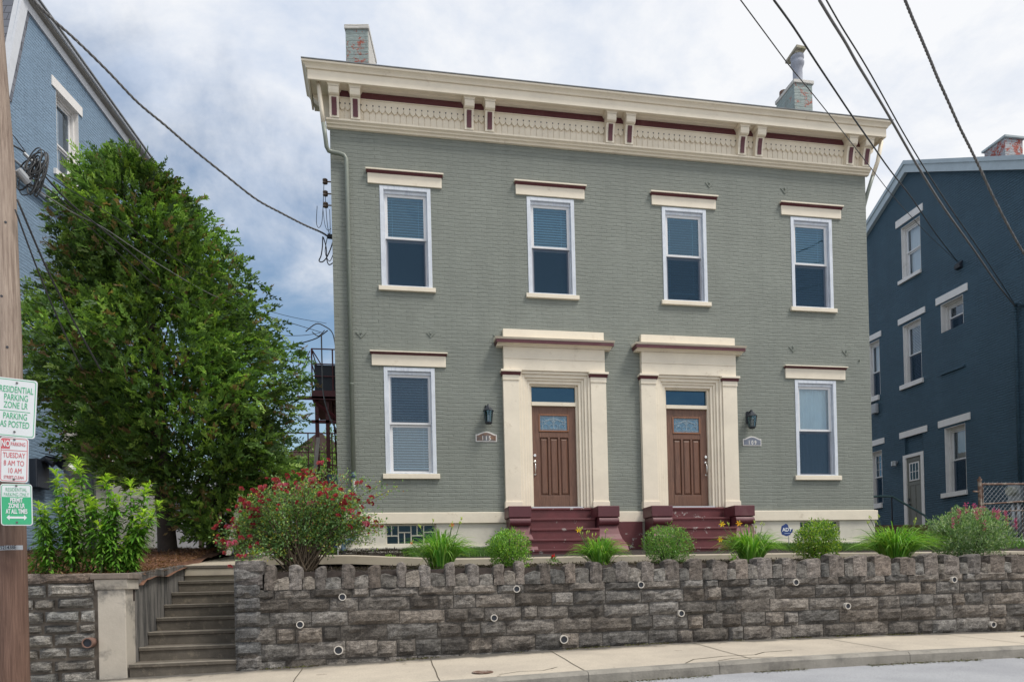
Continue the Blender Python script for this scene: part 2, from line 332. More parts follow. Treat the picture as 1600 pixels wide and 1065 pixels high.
def wood_door():
    m, nt, b = new_mat('walnut_door'); v = objvec(nt, 26, 26, 1.6); n = nnode(nt, 2.2, 8, .65, v, .6); n2 = nnode(nt, 1.3, 4, .5)
    c = mixc(nt, rampv(nt, n.outputs['Fac'], .35, .7), (.075, .036, .024), (.235, .125, .082)); c = mixc(nt, rampv(nt, n2.outputs['Fac'], .3, .8), c, (.165, .075, .045))
    at = nt.nodes.new('ShaderNodeAttribute'); at.attribute_name = 'tint'; c = mixc(nt, 1.0, c, at.outputs['Color'], 'MULTIPLY')
    nt.links.new(c, b.inputs['Base Color']); b.inputs['Roughness'].default_value = .45
    nt.links.new(bumpn(nt, n.outputs['Fac'], .25, .004), b.inputs['Normal']); return m
Mt['wood'] = wood_door()
def pole_wood():
    m, nt, b = new_mat('utility_pole_wood'); v = objvec(nt, 16, 16, .8); n = nnode(nt, 2.5, 9, .7, v, .4); n2 = nnode(nt, .35, 3, .5)
    c = mixc(nt, rampv(nt, n.outputs['Fac'], .35, .68), (.20, .15, .12), (.48, .39, .32)); c = mixc(nt, rampv(nt, n2.outputs['Fac'], .35, .65), c, mixc(nt, .3, c, (.22, .15, .12)))
    sp = nt.nodes.new('ShaderNodeSeparateXYZ'); nt.links.new(nt.nodes['TC'].outputs['Object'], sp.inputs[0])
    c = mixc(nt, rampv(nt, sp.outputs[2], .2, -1.2), c, mixc(nt, 1.0, c, (.42, .31, .28), 'MULTIPLY'))   # creosote-stained butt
    nt.links.new(c, b.inputs['Base Color']); b.inputs['Roughness'].default_value = .85
    nt.links.new(bumpn(nt, n.outputs['Fac'], .8, .012), b.inputs['Normal']); return m
Mt['polewood'] = pole_wood()
def stone_mat():
    m, nt, b = new_mat('rough_limestone'); at = nt.nodes.new('ShaderNodeAttribute'); at.attribute_name = 'tint'
    n = nnode(nt, 14, 10, .78, objvec(nt, 1, 1, 2.2), .3); n2 = nnode(nt, 3.0, 6, .7); n3 = nnode(nt, 70, 5, .7)
    c = mixc(nt, rampv(nt, n.outputs['Fac'], .36, .66), (.36, .35, .34), (1.65, 1.63, 1.6)); c = mixc(nt, rampv(nt, n3.outputs['Fac'], .40, .62), mixc(nt, 1, c, (.62, .62, .62), 'MULTIPLY'), mixc(nt, 1, c, (1.25, 1.25, 1.25), 'MULTIPLY'))
    c = mixc(nt, 1.0, c, at.outputs['Color'], 'MULTIPLY'); c = mixc(nt, rampv(nt, n2.outputs['Fac'], .46, .72), c, mixc(nt, 1, c, (.42, .41, .41), 'MULTIPLY'))
    nt.links.new(c, b.inputs['Base Color']); b.inputs['Roughness'].default_value = .9
    h = math_(nt, 'ADD', n.outputs['Fac'], math_(nt, 'MULTIPLY', n3.outputs['Fac'], .3)); nt.links.new(bumpn(nt, h, 1.0, .035), b.inputs['Normal']); return m
Mt['stone'] = stone_mat()
def shingle_mat():
    m, nt, b = new_mat('slate_shingles'); tc = nt.nodes.new('ShaderNodeTexCoord'); tc.name = 'TC'
    sp = nt.nodes.new('ShaderNodeSeparateXYZ'); nt.links.new(tc.outputs['Object'], sp.inputs[0]); cm = nt.nodes.new('ShaderNodeCombineXYZ')
    nt.links.new(math_(nt, 'SUBTRACT', sp.outputs[0], sp.outputs[1]), cm.inputs[0]); nt.links.new(sp.outputs[2], cm.inputs[1])
    t = nt.nodes.new('ShaderNodeTexBrick'); nt.links.new(cm.outputs[0], t.inputs['Vector']); t.inputs['Scale'].default_value = 1; t.inputs['Brick Width'].default_value = .3; t.inputs['Row Height'].default_value = .2
    t.inputs['Mortar Size'].default_value = .008; t.inputs['Color1'].default_value = (.13, .14, .17, 1); t.inputs['Color2'].default_value = (.19, .20, .235, 1); t.inputs['Mortar'].default_value = (.03, .03, .035, 1)
    nt.links.new(t.outputs['Color'], b.inputs['Base Color']); b.inputs['Roughness'].default_value = .8; return m
Mt['shingle'] = shingle_mat()
def road_mat():
    m, nt, b = new_mat('light_worn_asphalt'); n = nnode(nt, 90, 6, .7); n2 = nnode(nt, .8, 5, .6)
    c = mixc(nt, rampv(nt, n.outputs['Fac'], .35, .65), (.27, .275, .29), (.46, .465, .48)); c = mixc(nt, rampv(nt, n2.outputs['Fac'], .35, .7), c, mixc(nt, 1, c, (.74, .74, .76), 'MULTIPLY'))
    nt.links.new(c, b.inputs['Base Color']); b.inputs['Roughness'].default_value = .9; nt.links.new(bumpn(nt, n.outputs['Fac'], .5, .01), b.inputs['Normal']); return m
Mt['road'] = road_mat()
def walk_mat():
    """pavement concrete with a dark grimy strip of moss and dirt against the wall foot and hairline cracks"""
    m, nt, b = new_mat('pavement_concrete'); n = nnode(nt, 50, 7, .7); n2 = nnode(nt, .9, 5, .6); n3 = nnode(nt, 3, 6, .7)
    c = mixc(nt, rampv(nt, n.outputs['Fac'], .3, .7), (.43, .375, .30), (.58, .51, .41)); c = mixc(nt, rampv(nt, n2.outputs['Fac'], .4, .75), c, mixc(nt, 1, c, (.70, .70, .72), 'MULTIPLY')); n4 = nnode(nt, 7, 3, .5); c = mixc(nt, rampv(nt, n4.outputs['Fac'], .70, .73), c, mixc(nt, 1, c, (.55, .53, .52), 'MULTIPLY'))
    sp = nt.nodes.new('ShaderNodeSeparateXYZ'); nt.links.new(nt.nodes['TC'].outputs['Object'], sp.inputs[0])
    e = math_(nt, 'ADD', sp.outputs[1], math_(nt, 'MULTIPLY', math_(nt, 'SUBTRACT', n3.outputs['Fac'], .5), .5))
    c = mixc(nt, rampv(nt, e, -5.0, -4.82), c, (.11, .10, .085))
    nt.links.new(c, b.inputs['Base Color']); b.inputs['Roughness'].default_value = .88; nt.links.new(bumpn(nt, n.outputs['Fac'], .35, .006), b.inputs['Normal']); return m
Mt['walk'] = walk_mat()

# ------------------------------------------------------------------ ground, road, pavement
def lerp_tab(t, x):
    if x <= t[0][0]: return t[0][1]
    for (a, b), (c, d) in zip(t, t[1:]):
        if x <= c: return b + (d-b)*(x-a)/(c-a)
    return t[-1][1]
YK = (-4.5, -2.93, -1.85, 0, 5, 12, 60)
def gz(x, y):
    l = lerp_tab(list(zip(YK, (-1.33, -1.20, -1.03, -.76, -.7, -.6, -.2))), y); m_ = lerp_tab(list(zip(YK, (-1.315, -1.235, -1.07, -.86, -.8, -.7, -.3))), y); r = lerp_tab(list(zip(YK, (-1.315, -1.25, -1.09, -.95, -.65, -.5, -.1))), y)
    if x < -3: return l
    if x < -1.5: return l + (m_-l)*(x+3)/1.5
    if x < 8: return m_
    if x < 12: return m_ + (r-m_)*(x-8)/4
    return r
def sheet(name, xs, ys, zf, mat, skip=None, jitter=0, parent=None):
    b = MB(); nx = len(xs); vs = [(x, y, zf(x, y) + (random.uniform(-jitter, jitter) if jitter else 0)) for y in ys for x in xs]
    fs = [(j*nx+i, j*nx+i+1, (j+1)*nx+i+1, (j+1)*nx+i) for j in range(len(ys)-1) for i in range(nx-1) if not (skip and skip((xs[i]+xs[i+1])/2, (ys[j]+ys[j+1])/2))]
    b.add(vs, fs); return b.build(name, mat, parent, smooth=True, recalc=False)
def ar(a, b, s): n = max(1, round((b-a)/s)); return [a+(b-a)*i/n for i in range(n+1)]
CURB = [(-12, -2.80), (-4, -2.62), (.6, -2.52), (2.2, -2.48), (3.4, -2.455), (4.3, -2.435), (6, -2.425), (14, -2.43), (30, -2.3)]
def walkz(x, y):
    c = lerp_tab(CURB, x); w = lerp_tab([(-12, -2.68), (-1.8, -2.50), (.8, -2.43), (3.4, -2.375), (6.2, -2.375), (9.4, -2.405), (14, -2.41), (30, -2.3)], x)
    return w + (c-w)*min(1, max(0, (-4.68-y)/1.6))
tag(sheet('ground', ar(-600, 600, 100), ar(-300, 900, 100), lambda x, y: -3.1, pmat('bare_ground', (.16, .14, .10), .95, .2, .5)), kind='structure')
tag(sheet('sidewalk', ar(-12, 26, .5), [-6.33, -5.9, -5.4, -5.0, -4.66, -4.4, -4.0], walkz, Mt['walk']), kind='structure')
def curb():
    b = MB()
    xs = [-12, -8.2, -5.1, -2.0, 2.12, 3.62, 6.0, 8.3, 10.6, 14, 18, 26]
    for a, c in zip(xs, xs[1:]):
        n = max(2, int((c-a)/.25)); g = .006
        for i in range(n):
            x0 = a + g/2 + (c-a-g)*i/n; x1 = a + g/2 + (c-a-g)*(i+1)/n
            z0 = walkz(x0, -6.4)+.004; z1 = walkz(x1, -6.4)+.004; d = -.13
            b.add([(x0,-6.33,z0),(x1,-6.33,z1),(x1,-6.47,z1),(x0,-6.47,z0),(x0,-6.50,z0-.03),(x1,-6.50,z1-.03),(x1,-6.50,z1+d-.1),(x0,-6.50,z0+d-.1)],
                  [(0,1,2,3),(3,2,5,4),(4,5,6,7)], (1, 1, 1))
    return b
cb = curb().build('curb', pmat('curb_concrete', (.27, .25, .215), .9, .2, 4, .6, 40, dirt=(.14, .13, .115), dscale=3, dlo=.5, dhi=.72), None, recalc=False); tag(cb, kind='structure')
def roadz(x, y): return lerp_tab(CURB, x) - .125 + min(0.0, (-6.5-y))*0 + max(-.35, (y+6.5)*.02)
tag(sheet('road', ar(-40, 60, 2), [-30, -14, -10, -8, -7, -6.47], roadz, Mt['road']), kind='structure')
# expansion joints and cracks in the pavement: thin dirt-filled grooves, raised 3 mm as filler strips
jm = pmat('joint_dirt', (.10, .085, .06), .95, .3, 20, .3, 80)
def joints():
    b = MB()
    def strip(pts, w):
        for (x0, y0), (x1, y1) in zip(pts, pts[1:]):
            d = Vector((x1-x0, y1-y0, 0)); n = Vector((-d.y, d.x, 0)).normalized()*w/2
            b.add([(x0-n.x, y0-n.y, walkz(x0, y0)+.004), (x0+n.x, y0+n.y, walkz(x0, y0)+.004), (x1+n.x, y1+n.y, walkz(x1, y1)+.004), (x1-n.x, y1-n.y, walkz(x1, y1)+.004)], [(0, 1, 2, 3)])
    for x in (-1.0, .55, 2.12, 4.1, 6.0, 7.9, 9.9): strip([(x+.004*math.sin(k*2.1+x), -4.75-1.58*k/6) for k in range(7)], .012)
    strip([(3.3, -6.32), (3.5, -6.1), (3.9, -6.02), (4.3, -6.05), (4.5, -5.9), (4.9, -5.86)], .018); strip([(3.7, -6.3), (3.95, -6.2), (4.4, -6.28)], .015)
    strip([(1.2, -6.2), (1.45, -6.1), (1.7, -6.15), (1.9, -6.0)], .012)
    return b
tag(joints().build('pavement_joints', jm, None, recalc=False), kind='structure')
def iron_cover(x, y, r, label):
    c = MB().lathe([(r, walkz(x, y)+.004), (r, walkz(x, y)+.010), (r*.9, walkz(x, y)+.012), (r*.88, walkz(x, y)+.007), (.01, walkz(x, y)+.007)], x, y, 20).build('utility_cover', Mt['rust'], None)
    tag(c, label, 'utility cover', 'round iron covers in the pavement')
iron_cover(1.05, -6.0, .12, 'rusty round cover set in the pavement near the kerb, nearer the stone stairs')
iron_cover(8.7, -5.55, .14, 'rusty round cover set in the pavement at the far right end')

# soil and lawn behind the retaining walls
yxs = sorted(set([-60, -30, -20, -12, -9] + ar(-8, -3.0, .25) + ar(-3.0, -1.787, .3) + ar(-1.787, 11, .22) + [12, 14, 16, 18, 20, 24, 30, 60]))
yys = sorted(set([-4.462] + ar(-4.45, -2.3, .2) + ar(-2.3, 1, .3) + [2, 3.5, 5, 7, 9, 12, 20, 40, 60, 200]))
def ydisp(x, y):
    if y < -4.455: return -1.62
    z = gz(x, y)
    if -8 < x < 12 and y < 2: z += .03*(noise.noise(Vector((x*2.3, y*2.3, 1)))) + .012*noise.noise(Vector((x*9, y*9, 5)))
    if -.9 < x < .9 and -1.9 < y < -.1: z += .07*math.exp(-((x-.1)/.5)**2-((y+1.0)/.5)**2)     # mulch mound by the downspout
    if -3.02 < x < -1.68 and y < 1.3: z = min(z, -1.28+max(0, y+2.2)*.085)
    return z
tag(sheet('garden_soil', yxs, yys, ydisp, Mt['soil'], skip=lambda x, y: -3.0 < x < -1.787 and y < -2.3), kind='structure')
mul = sheet('mulch_bed', ar(-7.5, -2.95, .15), ar(-4.3, 1.5, .15), lambda x, y: gz(x, y)+.012+.03*noise.noise(Vector((x*2.3, y*2.3, 1)))+.02*noise.noise(Vector((x*14, y*14, 2)))-(.06 if abs(y+4.3) < .01 else 0)-(.07 if x > -3.25 else 0), Mt['bark'])
tag(mul, kind='structure')
# concrete walk above the wall: slab with a visible front edge
def walkslab():
    b = MB(); T = [(-1.75, -1.035), (-.5, -1.042), (1, -1.125), (2.7, -1.126), (4.1, -1.12), (7.5, -1.132), (9, -1.15), (13, -1.17)]
    xs = ar(-1.75, 12, .25)
    for x0, x1 in zip(xs, xs[1:]):
        za, zb = lerp_tab(T, x0), lerp_tab(T, x1); s = .06
        b.add([(x0, -2.9, za-.12), (x1, -2.9, zb-.12), (x1, -2.9, zb), (x0, -2.9, za), (x1, -1.9, zb+s), (x0, -1.9, za+s)], [(0, 1, 2, 3), (3, 2, 4, 5)])
    b.add([(-3.0, -2.25, -1.5), (-1.7, -2.25, -1.5), (-1.7, -2.25, -1.121), (-3.0, -2.25, -1.121), (-1.7, 1.4, -.80), (-3.0, 1.4, -.80)], [(0, 1, 2, 3), (3, 2, 4, 5)]); return b
tag(walkslab().build('garden_path', Mt['conc'], None), kind='structure')

# ------------------------------------------------------------------ stonework
def stone(b, x0, x1, z0, z1, y, out, tint, nu=7, nv=4, seed=0, rough=.018):
    """one quarry-faced block with a pillowed, broken front"""
    vs = []
    for j in range(nv+1):
        for i in range(nu+1):
            u, v = i/nu, j/nv; e = (1-abs(2*u-1)**9)*(1-abs(2*v-1)**6)
            x = x0+(x1-x0)*u; z = z0+(z1-z0)*v
            n1 = noise.noise(Vector((x*7+seed, z*9, seed*.37))); n2 = noise.noise(Vector((x*22, z*30, seed)))
            edge = (i in (0, nu)) or (j in (0, nv))
            if edge: x += .006*n2; z += .008*noise.noise(Vector((x*6, seed, z*6)))
            vs.append((x, y + (.014 if edge else -out*e + rough*n1*2.4 + .012*n2), z))
    W = nu+1
    b.add(vs, [(j*W+i, j*W+i+1, (j+1)*W+i+1, (j+1)*W+i) for j in range(nv) for i in range(nu)], tint)
def stints(base, k=.25):
    g = random.uniform(1-k, 1+k); h = random.uniform(-.05, .05)
    return (base[0]*g*(1+h), base[1]*g, base[2]*g*(1-h))
def coursed(b, x0, x1, zb, courses, lens, base, y, out=.04, gap=.012, step=0, k=.25, zshift=None):
    for ci, (za, zt) in enumerate(courses):
        x = x0 + 0.0
        while x < x1-.05:
            l = random.uniform(*lens); xe = min(x+l, x1)
            if x1-xe < .12: xe = x1
            sh = zshift(x) if zshift else 0; jz = random.uniform(-.012, .012)
            bot = max(za, zb(x)-.05) if zb else za
            if zt-bot > .05: stone(b, x+gap*random.uniform(.3, 1), xe-gap*random.uniform(.3, 1), bot+gap*.6+jz*.5, zt-gap*.6+jz, y, out*random.uniform(.4, 1.2), stints(base, k), seed=random.random()*50)
            x = xe
rw = root('retaining_wall', (4.5, -4.6, -2.5), 'long dark limestone retaining wall topped with alternating tall and short upright stones', 'wall')
bb = MB(); bb.box(-1.75, 13, -4.680, -4.42, -2.9, -1.525); bb.box(-1.6, 13, -4.62, -4.42, -1.524, -1.42); bb.box(-1.775, -1.65, -4.687, -2.9, -2.9, -1.16)
bb.build('mortar_core', Mt['mortar'], rw)
bb = MB()
CO = [(-2.72, -2.40), (-2.40, -2.19), (-2.19, -1.995), (-1.995, -1.815), (-1.815, -1.64), (-1.64, -1.512)]
coursed(bb, -1.787, 13, None, CO, (.20, .66), (.205, .187, .168), -4.70, .027, .008, k=.48)
bb.build('stone_face', Mt['stone'], rw, smooth=False, recalc=False)
def upright(w, h, d, seed, tint):
    """one upright coping stone: rounded, broken top; base at z=0, centred in x, front at y=0"""
    nu, nv, nd = 5, 7, 3; b = MB()
    tl = math.sin(seed*7.3)*.13; pk = .5+.5*math.sin(seed*3.1)
    def P(u, v, t):
        x = (u-.5)*w; y = t*d; z = v*h; top = max(0, (v-.72)/.28); z += top*(tl*(u-.5)*w*1.6 + pk*.014*(1-abs(2*u-1)))
        s = 1-.05*top**3; x *= s; z -= h*.045*top*(abs(2*u-1)**6) + h*.04*top*abs(2*t-1)**3 - .02*(.5-t)*top*0
        n = 1.5*noise.noise(Vector((x*13+seed, y*13, z*11+seed))); m2 = noise.noise(Vector((x*32+seed, y*30, z*32)))
        y -= .02*(1-abs(2*u-1)**4)*(1-t)
        return (x + .010*n+.003*m2, y + .014*n+.005*m2, z + (.014*n if v > .5 else 0))
    def face(f, a, c):
        vs = [f(i/a, j/c) for j in range(c+1) for i in range(a+1)]
        b.add(vs, [(j*(a+1)+i, j*(a+1)+i+1, (j+1)*(a+1)+i+1, (j+1)*(a+1)+i) for j in range(c) for i in range(a)], tint)
    face(lambda u, v: P(u, v, 0), nu, nv); face(lambda u, v: P(u, 1, v), nu, nd); face(lambda t, v: P(1, v, t), nd, nv); face(lambda t, v: P(0, v, 1-t), nd, nv); face(lambda u, v: P(1-u, v, 1), nu, nv)
    return b
def coping():
    x = -1.45; tall = True; i = 0
    while x < 11.3:
        q_ = min(1, max(0, (x-2)/4)); w = (.135+.085*q_)*random.uniform(.85, 1.2) if tall else (.175-.04*q_)*random.uniform(.8, 1.2)
        h = random.uniform(.25, .31) if tall else random.uniform(.135, .195)
        seed = i*3.7; o = upright(w, h, .21 if tall else .19, seed, stints((.235, .205, .182) if tall else (.235, .22, .20), .36)).build('coping_stone', Mt['stone'], None, smooth=False, recalc=False)
        o.location = (x+w/2, -4.70+random.uniform(-.012, .012), -1.527); o.rotation_euler = (0, R(random.uniform(-2.5, 2.5)), R(random.uniform(-4, 4)))
        lc = Matrix.LocRotScale(o.location, o.rotation_euler, None); o.parent = rw; o.matrix_parent_inverse = wm(rw).inverted()
        x += w + random.uniform(-.004, .010); tall = not tall; i += 1
coping()
# end block beside the stairs: stacked slabs
bb = MB(); stone(bb, -1.787, -1.47, -1.50, -1.33, -4.70, .03, (.17, .155, .15), seed=3); stone(bb, -1.787, -1.45, -1.33, -1.16, -4.69, .03, (.19, .175, .165), seed=8)
bb.box(-1.76, -1.48, -4.66, -4.3, -1.5, -1.17, (.17, .155, .15)); bb.build('end_block', Mt['stone'], rw, recalc=False)
bb = MB()
for q in range(7): stone(bb, -1.80+.0*q, -1.50, -2.5+.18*q, -2.33+.18*q, -4.715, .03, stints((.19, .185, .18), .2), seed=q*4.1)
bb.build('quoin', Mt['stone'], rw, recalc=False)
PIP = [(-.517,-1.633),(-1.032,-1.959),(-.578,-2.292),(1.693,-1.588),(1.388,-1.954),(2.311,-2.266),(3.394,-1.574),(3.96,-1.975),(5.68,-1.593),(6.479,-1.949),(8.226,-1.614),(8.869,-2.294)]
def pipe_ring(x, z, r, mat, parent, y=-4.752):
    b = MB(); n = 20; t = r*.2
    prof = [(r, y), (r, y+.2), (r-t, y+.2), (r-t, y)]
    vs = [(x+rr*math.cos(2*PI*k/n), yy, z+rr*math.sin(2*PI*k/n)) for rr, yy in prof for k in range(n)]
    fs = [(i*n+k, i*n+(k+1) % n, ((i+1) % 4)*n+(k+1) % n, ((i+1) % 4)*n+k) for i in range(4) for k in range(n)]
    b.add(vs, fs); b.add([(x+(r-t)*math.cos(2*PI*k/n), y+.015, z+(r-t)*math.sin(2*PI*k/n)) for k in range(n)], [tuple(range(n))])  # black disc behind the rim paints in the pipe's dark inside
    o = b.build('drain_pipe', mat, parent); o.data.materials.append(Mt['black']); o.data.polygons[-1].material_index = 1; return o
pvc = pmat('pvc_pipe_end', (.62, .58, .52), .5, .08, 10); clay = pmat('clay_pipe_end', (.20, .12, .095), .7, .2, 10)
for i, (x, z) in enumerate(PIP): pipe_ring(x, z, .056 if z < -2.2 and x < 5 else .045, pvc, rw)
# left wall
lw = root('retaining_wall', (-6, -4.6, -2.6), 'rough mixed stone retaining wall left of the stairs below tall leafy plants', 'wall')
MB().box(-12, -3.345, -4.66, -4.42, -3.1, -1.31).build('mortar_core', pmat('tan_mortar', (.21, .18, .15), .95, .25, 8, .6, 50), lw)
bb = MB(); zs = [-2.95, -2.72, -2.58, -2.43, -2.28, -2.14, -1.98, -1.86, -1.70, -1.56, -1.385]
coursed(bb, -8, -3.36, None, list(zip(zs, zs[1:])), (.22, .50), (.33, .32, .30), -4.695, .05, .024, k=.40)
bb.build('stone_face', Mt['stone'], lw, recalc=False)
bb = MB(); x = -8.0
while x < -3.38:
    l = random.uniform(.35, .6); xe = min(x+l, -3.36); stone(bb, x, xe, -1.385, -1.275, -4.73, .01, stints((.22, .18, .155), .15), seed=x*5, rough=.01)
    bb.box(x+.006, xe-.006, -4.69, -4.38, -1.375, -1.278, (.22, .18, .155)); x = xe+.004
bb.build('coping_slab', Mt['stone'], lw, recalc=False)
pipe_ring(-3.414, -2.088, .06, clay, lw, -4.80)

# stairs, pier and side wall
st = root('concrete_stairs', (-2.4, -4.0, -2.5), 'flight of worn dark concrete stairs rising between the cream pier and the stone wall', 'stairs')
for i in range(8):
    y = -4.715+.351*i; z = -2.364+(.167 if i < 7 else .1757)*i if i < 7 else -1.125
    b = MB(); x0, x1 = -3.0, -1.787; zb = -2.75 if i == 0 else -2.364+.167*(i-1)-.02
    if i == 7: zb = -1.38
    pts = [(y+.012, zb), (y+.012, z-.05), (y-.006, z-.045), (y-.006, z), (y+.37 if i < 7 else y+.1, z), (y+.37 if i < 7 else y+.1, zb)]
    b.prism_x(pts, x0, x1); o = b.build('step', Mt['step'], st, bevel=.008)
    n_ = MB(); n_.box(x0+.002, x1-.002, y-.009, y+.06, z-.012, z+.003); n_.build('nosing', Mt['nosing'], o, bevel=.004)  # lit tread edge painted in as a paler strip
MB().box(-3.02, -1.7, -4.4, -1.2, -3.0, -2.45).build('foundation', Mt['step'], st)
pr = root('stair_pier', (-3.2, -4.6, -2.5), 'stained cream rendered pier with moulded cap at the foot of the stairs', 'pier')
b = MB(); b.box(-3.325, -3.02, -4.72, -4.40, -2.75, -1.475); b.build('shaft', Mt['pier'], pr, bevel=.01)
b = MB(); b.prism_x([(-4.73, -1.475), (-4.745, -1.43), (-4.755, -1.37), (-4.755, -1.355), (-4.36, -1.355), (-4.36, -1.475)], -3.345, -2.985); b.build('capital', Mt['pier'], pr, bevel=.006)
b = MB(); b.box(-3.385, -2.955, -4.775, -4.33, -1.353, -1.283); b.build('cap_slab', pmat('mossy_cap', (.20, .165, .14), .9, .3, 8, .5, 40), pr, bevel=.01)
b = MB(); b.prism_x([(-4.41, -2.8), (-4.41, -1.285), (-2.25, -1.115), (-1.9, -1.10), (-1.9, -2.8)], -3.16, -3.003); sw = b.build('stair_side_wall', Mt['sidewall'], None, bevel=.006)
tag(sw, 'dark streaked concrete side wall sloping up along the left of the stairs', 'wall')

# ------------------------------------------------------------------ generic wall with openings
def wall_mesh(T, u0, u1, z0, z1, ops, reveal, extra_u=(), clip=None):
    b = MB(T); us = sorted(set([u0, u1] + [o[0] for o in ops] + [o[1] for o in ops])); zs = sorted(set([z0, z1] + [o[2] for o in ops] + [o[3] for o in ops]))
    for i in range(len(us)-1):
        for j in range(len(zs)-1):
            cu, cz = (us[i]+us[i+1])/2, (zs[j]+zs[j+1])/2
            if any(o[0] < cu < o[1] and o[2] < cz < o[3] for o in ops): continue
            b.add([(us[i], 0, zs[j]), (us[i+1], 0, zs[j]), (us[i+1], 0, zs[j+1]), (us[i], 0, zs[j+1])], [(0, 1, 2, 3)])
    for a, c, d, e in ops:
        b.add([(a, 0, d), (a, reveal, d), (a, reveal, e), (a, 0, e)], [(0, 1, 2, 3)]); b.add([(c, 0, d), (c, 0, e), (c, reveal, e), (c, reveal, d)], [(0, 1, 2, 3)])
        b.add([(a, 0, e), (a, reveal, e), (c, reveal, e), (c, 0, e)], [(0, 1, 2, 3)]); b.add([(a, 0, d), (c, 0, d), (c, reveal, d), (a, reveal, d)], [(0, 1, 2, 3)])
    return b
def T0(u, y, z): return (u, y, z)
def blind(T, parent, x0, x1, z0, z1, y, pitch=.052, tilt=.55, mat=None, rail=True):
    b = MB(T); z = z1-.03; w = .034
    b.box(x0, x1, y-.02, y+.02, z1-.03, z1)
    while z > z0+.03:
        dy = w/2*math.cos(tilt); dz = w/2*math.sin(tilt)+.004; zz = z+random.uniform(-.001, .001)
        b.add([(x0, y-dy, zz-dz), (x1, y-dy, zz-dz), (x1, y+dy, zz+dz), (x0, y+dy, zz+dz), (x0, y-dy, zz-dz+.002), (x1, y-dy, zz-dz+.002), (x1, y+dy, zz+dz+.002), (x0, y+dy, zz+dz+.002)], [(0, 3, 2, 1), (4, 5, 6, 7), (0, 1, 5, 4)]); z -= pitch
    if rail: b.box(x0, x1, y-.012, y+.012, z0, z0+.028)
    for f in (.15, .85): b.box(x0+(x1-x0)*f-.002, x0+(x1-x0)*f+.002, y-.021, y-.018, z0, z1)
    return b.build('blind', mat or Mt['blind'], parent, recalc=False)
def window(T, parent, cx, hw, z0, z1, zm, kind, sill=None, lintel=None, frame_mat=None, glass=None, trim=.07, sidew=.075, gl=None, btilt=.55, bz=.06):
    """double-hung window: frame (part) with sashes, panes, blind, sill and lintel as its sub-parts"""
    x0, x1 = cx-hw, cx+hw; fm = frame_mat or Mt['frame']
    b = MB(T); b.ring(x0-.004, x1+.004, z0, z1+.004, trim+.004, -.012, .05, trim, .02)
    b.box(x0+trim, x1-trim, .03, .17, z1-trim-.055, z1-trim)
    b.box(x0+trim, x0+trim+.02, .05, .17, z0, z1-trim); b.box(x1-trim-.02, x1-trim, .05, .17, z0, z1-trim)
    f = b.build('window', fm, parent, bevel=.004)
    gx0, gx1 = (x0+sidew+.065, x1-sidew-.065) if gl is None else gl
    ztop = z1-trim-.05
    b = MB(T); b.ring(x0+trim+.004, x1-trim-.004, zm-.012, ztop, gx0-(x0+trim+.004), .06, .10, .055, .042); b.build('upper_sash', Mt['sash'], f, bevel=.003)
    b = MB(T); b.ring(x0+trim+.004, x1-trim-.004, z0+.015, zm-.014, gx0-(x0+trim+.004)+.004, .104, .14, .045, .05); b.build('lower_sash', Mt['sash'], f, bevel=.003)
    g = glass or Mt['glass']
    MB(T).add([(gx0-.01, .082, zm), (gx1+.01, .082, zm), (gx1+.01, .082, ztop-.03), (gx0-.01, .082, ztop-.03)], [(0, 1, 2, 3)]).build('pane', g, f, recalc=False)
    MB(T).add([(gx0-.01, .122, z0+.04), (gx1+.01, .122, z0+.04), (gx1+.01, .122, zm-.03), (gx0-.01, .122, zm-.03)], [(0, 1, 2, 3)]).build('pane', g, f, recalc=False)
    if 's' in kind:
        sc = MB(T); sc.add([(gx0-.02, .072, z0+.02), (gx1+.02, .072, z0+.02), (gx1+.02, .072, zm-.02), (gx0-.02, .072, zm-.02)], [(0, 1, 2, 3)]); sc.build('insect_screen', Mt['screen'], f, recalc=False)
    if 'S' in kind:
        MB(T).add([(gx0-.02, .055, zm+.03), (gx1+.02, .055, zm+.03), (gx1+.02, .055, ztop-.05), (gx0-.02, .055, ztop-.05)], [(0, 1, 2, 3)]).build('insect_screen', Mt['screen2'], f, recalc=False)
    if 'u' in kind: blind(T, f, gx0-.02, gx1+.02, zm+.01-bz, ztop, .19, tilt=btilt)
    if 'f' in kind: blind(T, f, gx0-.02, gx1+.02, z0+.06+bz, ztop, .19, tilt=btilt)
    if 'c' in kind:
        b = MB(T); n = 26
        vs = []; 
        for j in (z0+.05, ztop):
            for i in range(n+1): vs.append((gx0-.03+(gx1-gx0+.06)*i/n, .2+.018*math.sin(i*1.9)+.01*math.sin(i*.7+j), j))
        b.add(vs, [(i, i+1, n+2+i, n+1+i) for i in range(n)]); b.build('curtain', Mt['curtain'], f, smooth=True, recalc=False)
    if 'h' in kind:      # curtain drawn to the right half
        b = MB(T); n = 14; vs = []
        for j in (z0+.05, ztop):
            for i in range(n+1): vs.append((gx0-.03+(gx1-gx0+.06)*.72*i/n, .2+.02*math.sin(i*1.9), j))
        b.add(vs, [(i, i+1, n+2+i, n+1+i) for i in range(n)]); b.build('curtain', Mt['curtain'], f, smooth=True, recalc=False)
    if 'g' in kind:      # muntin grid on the upper sash
        b = MB(T)
        for q in (1, 2): b.box(gx0+(gx1-gx0)*q/3-.008, gx0+(gx1-gx0)*q/3+.008, .07, .08, zm, ztop)
        for q in (1, 2): b.box(gx0, gx1, .07, .08, zm+(ztop-zm)*q/3-.008, zm+(ztop-zm)*q/3+.008)
        b.build('muntins', Mt['sash'], f)
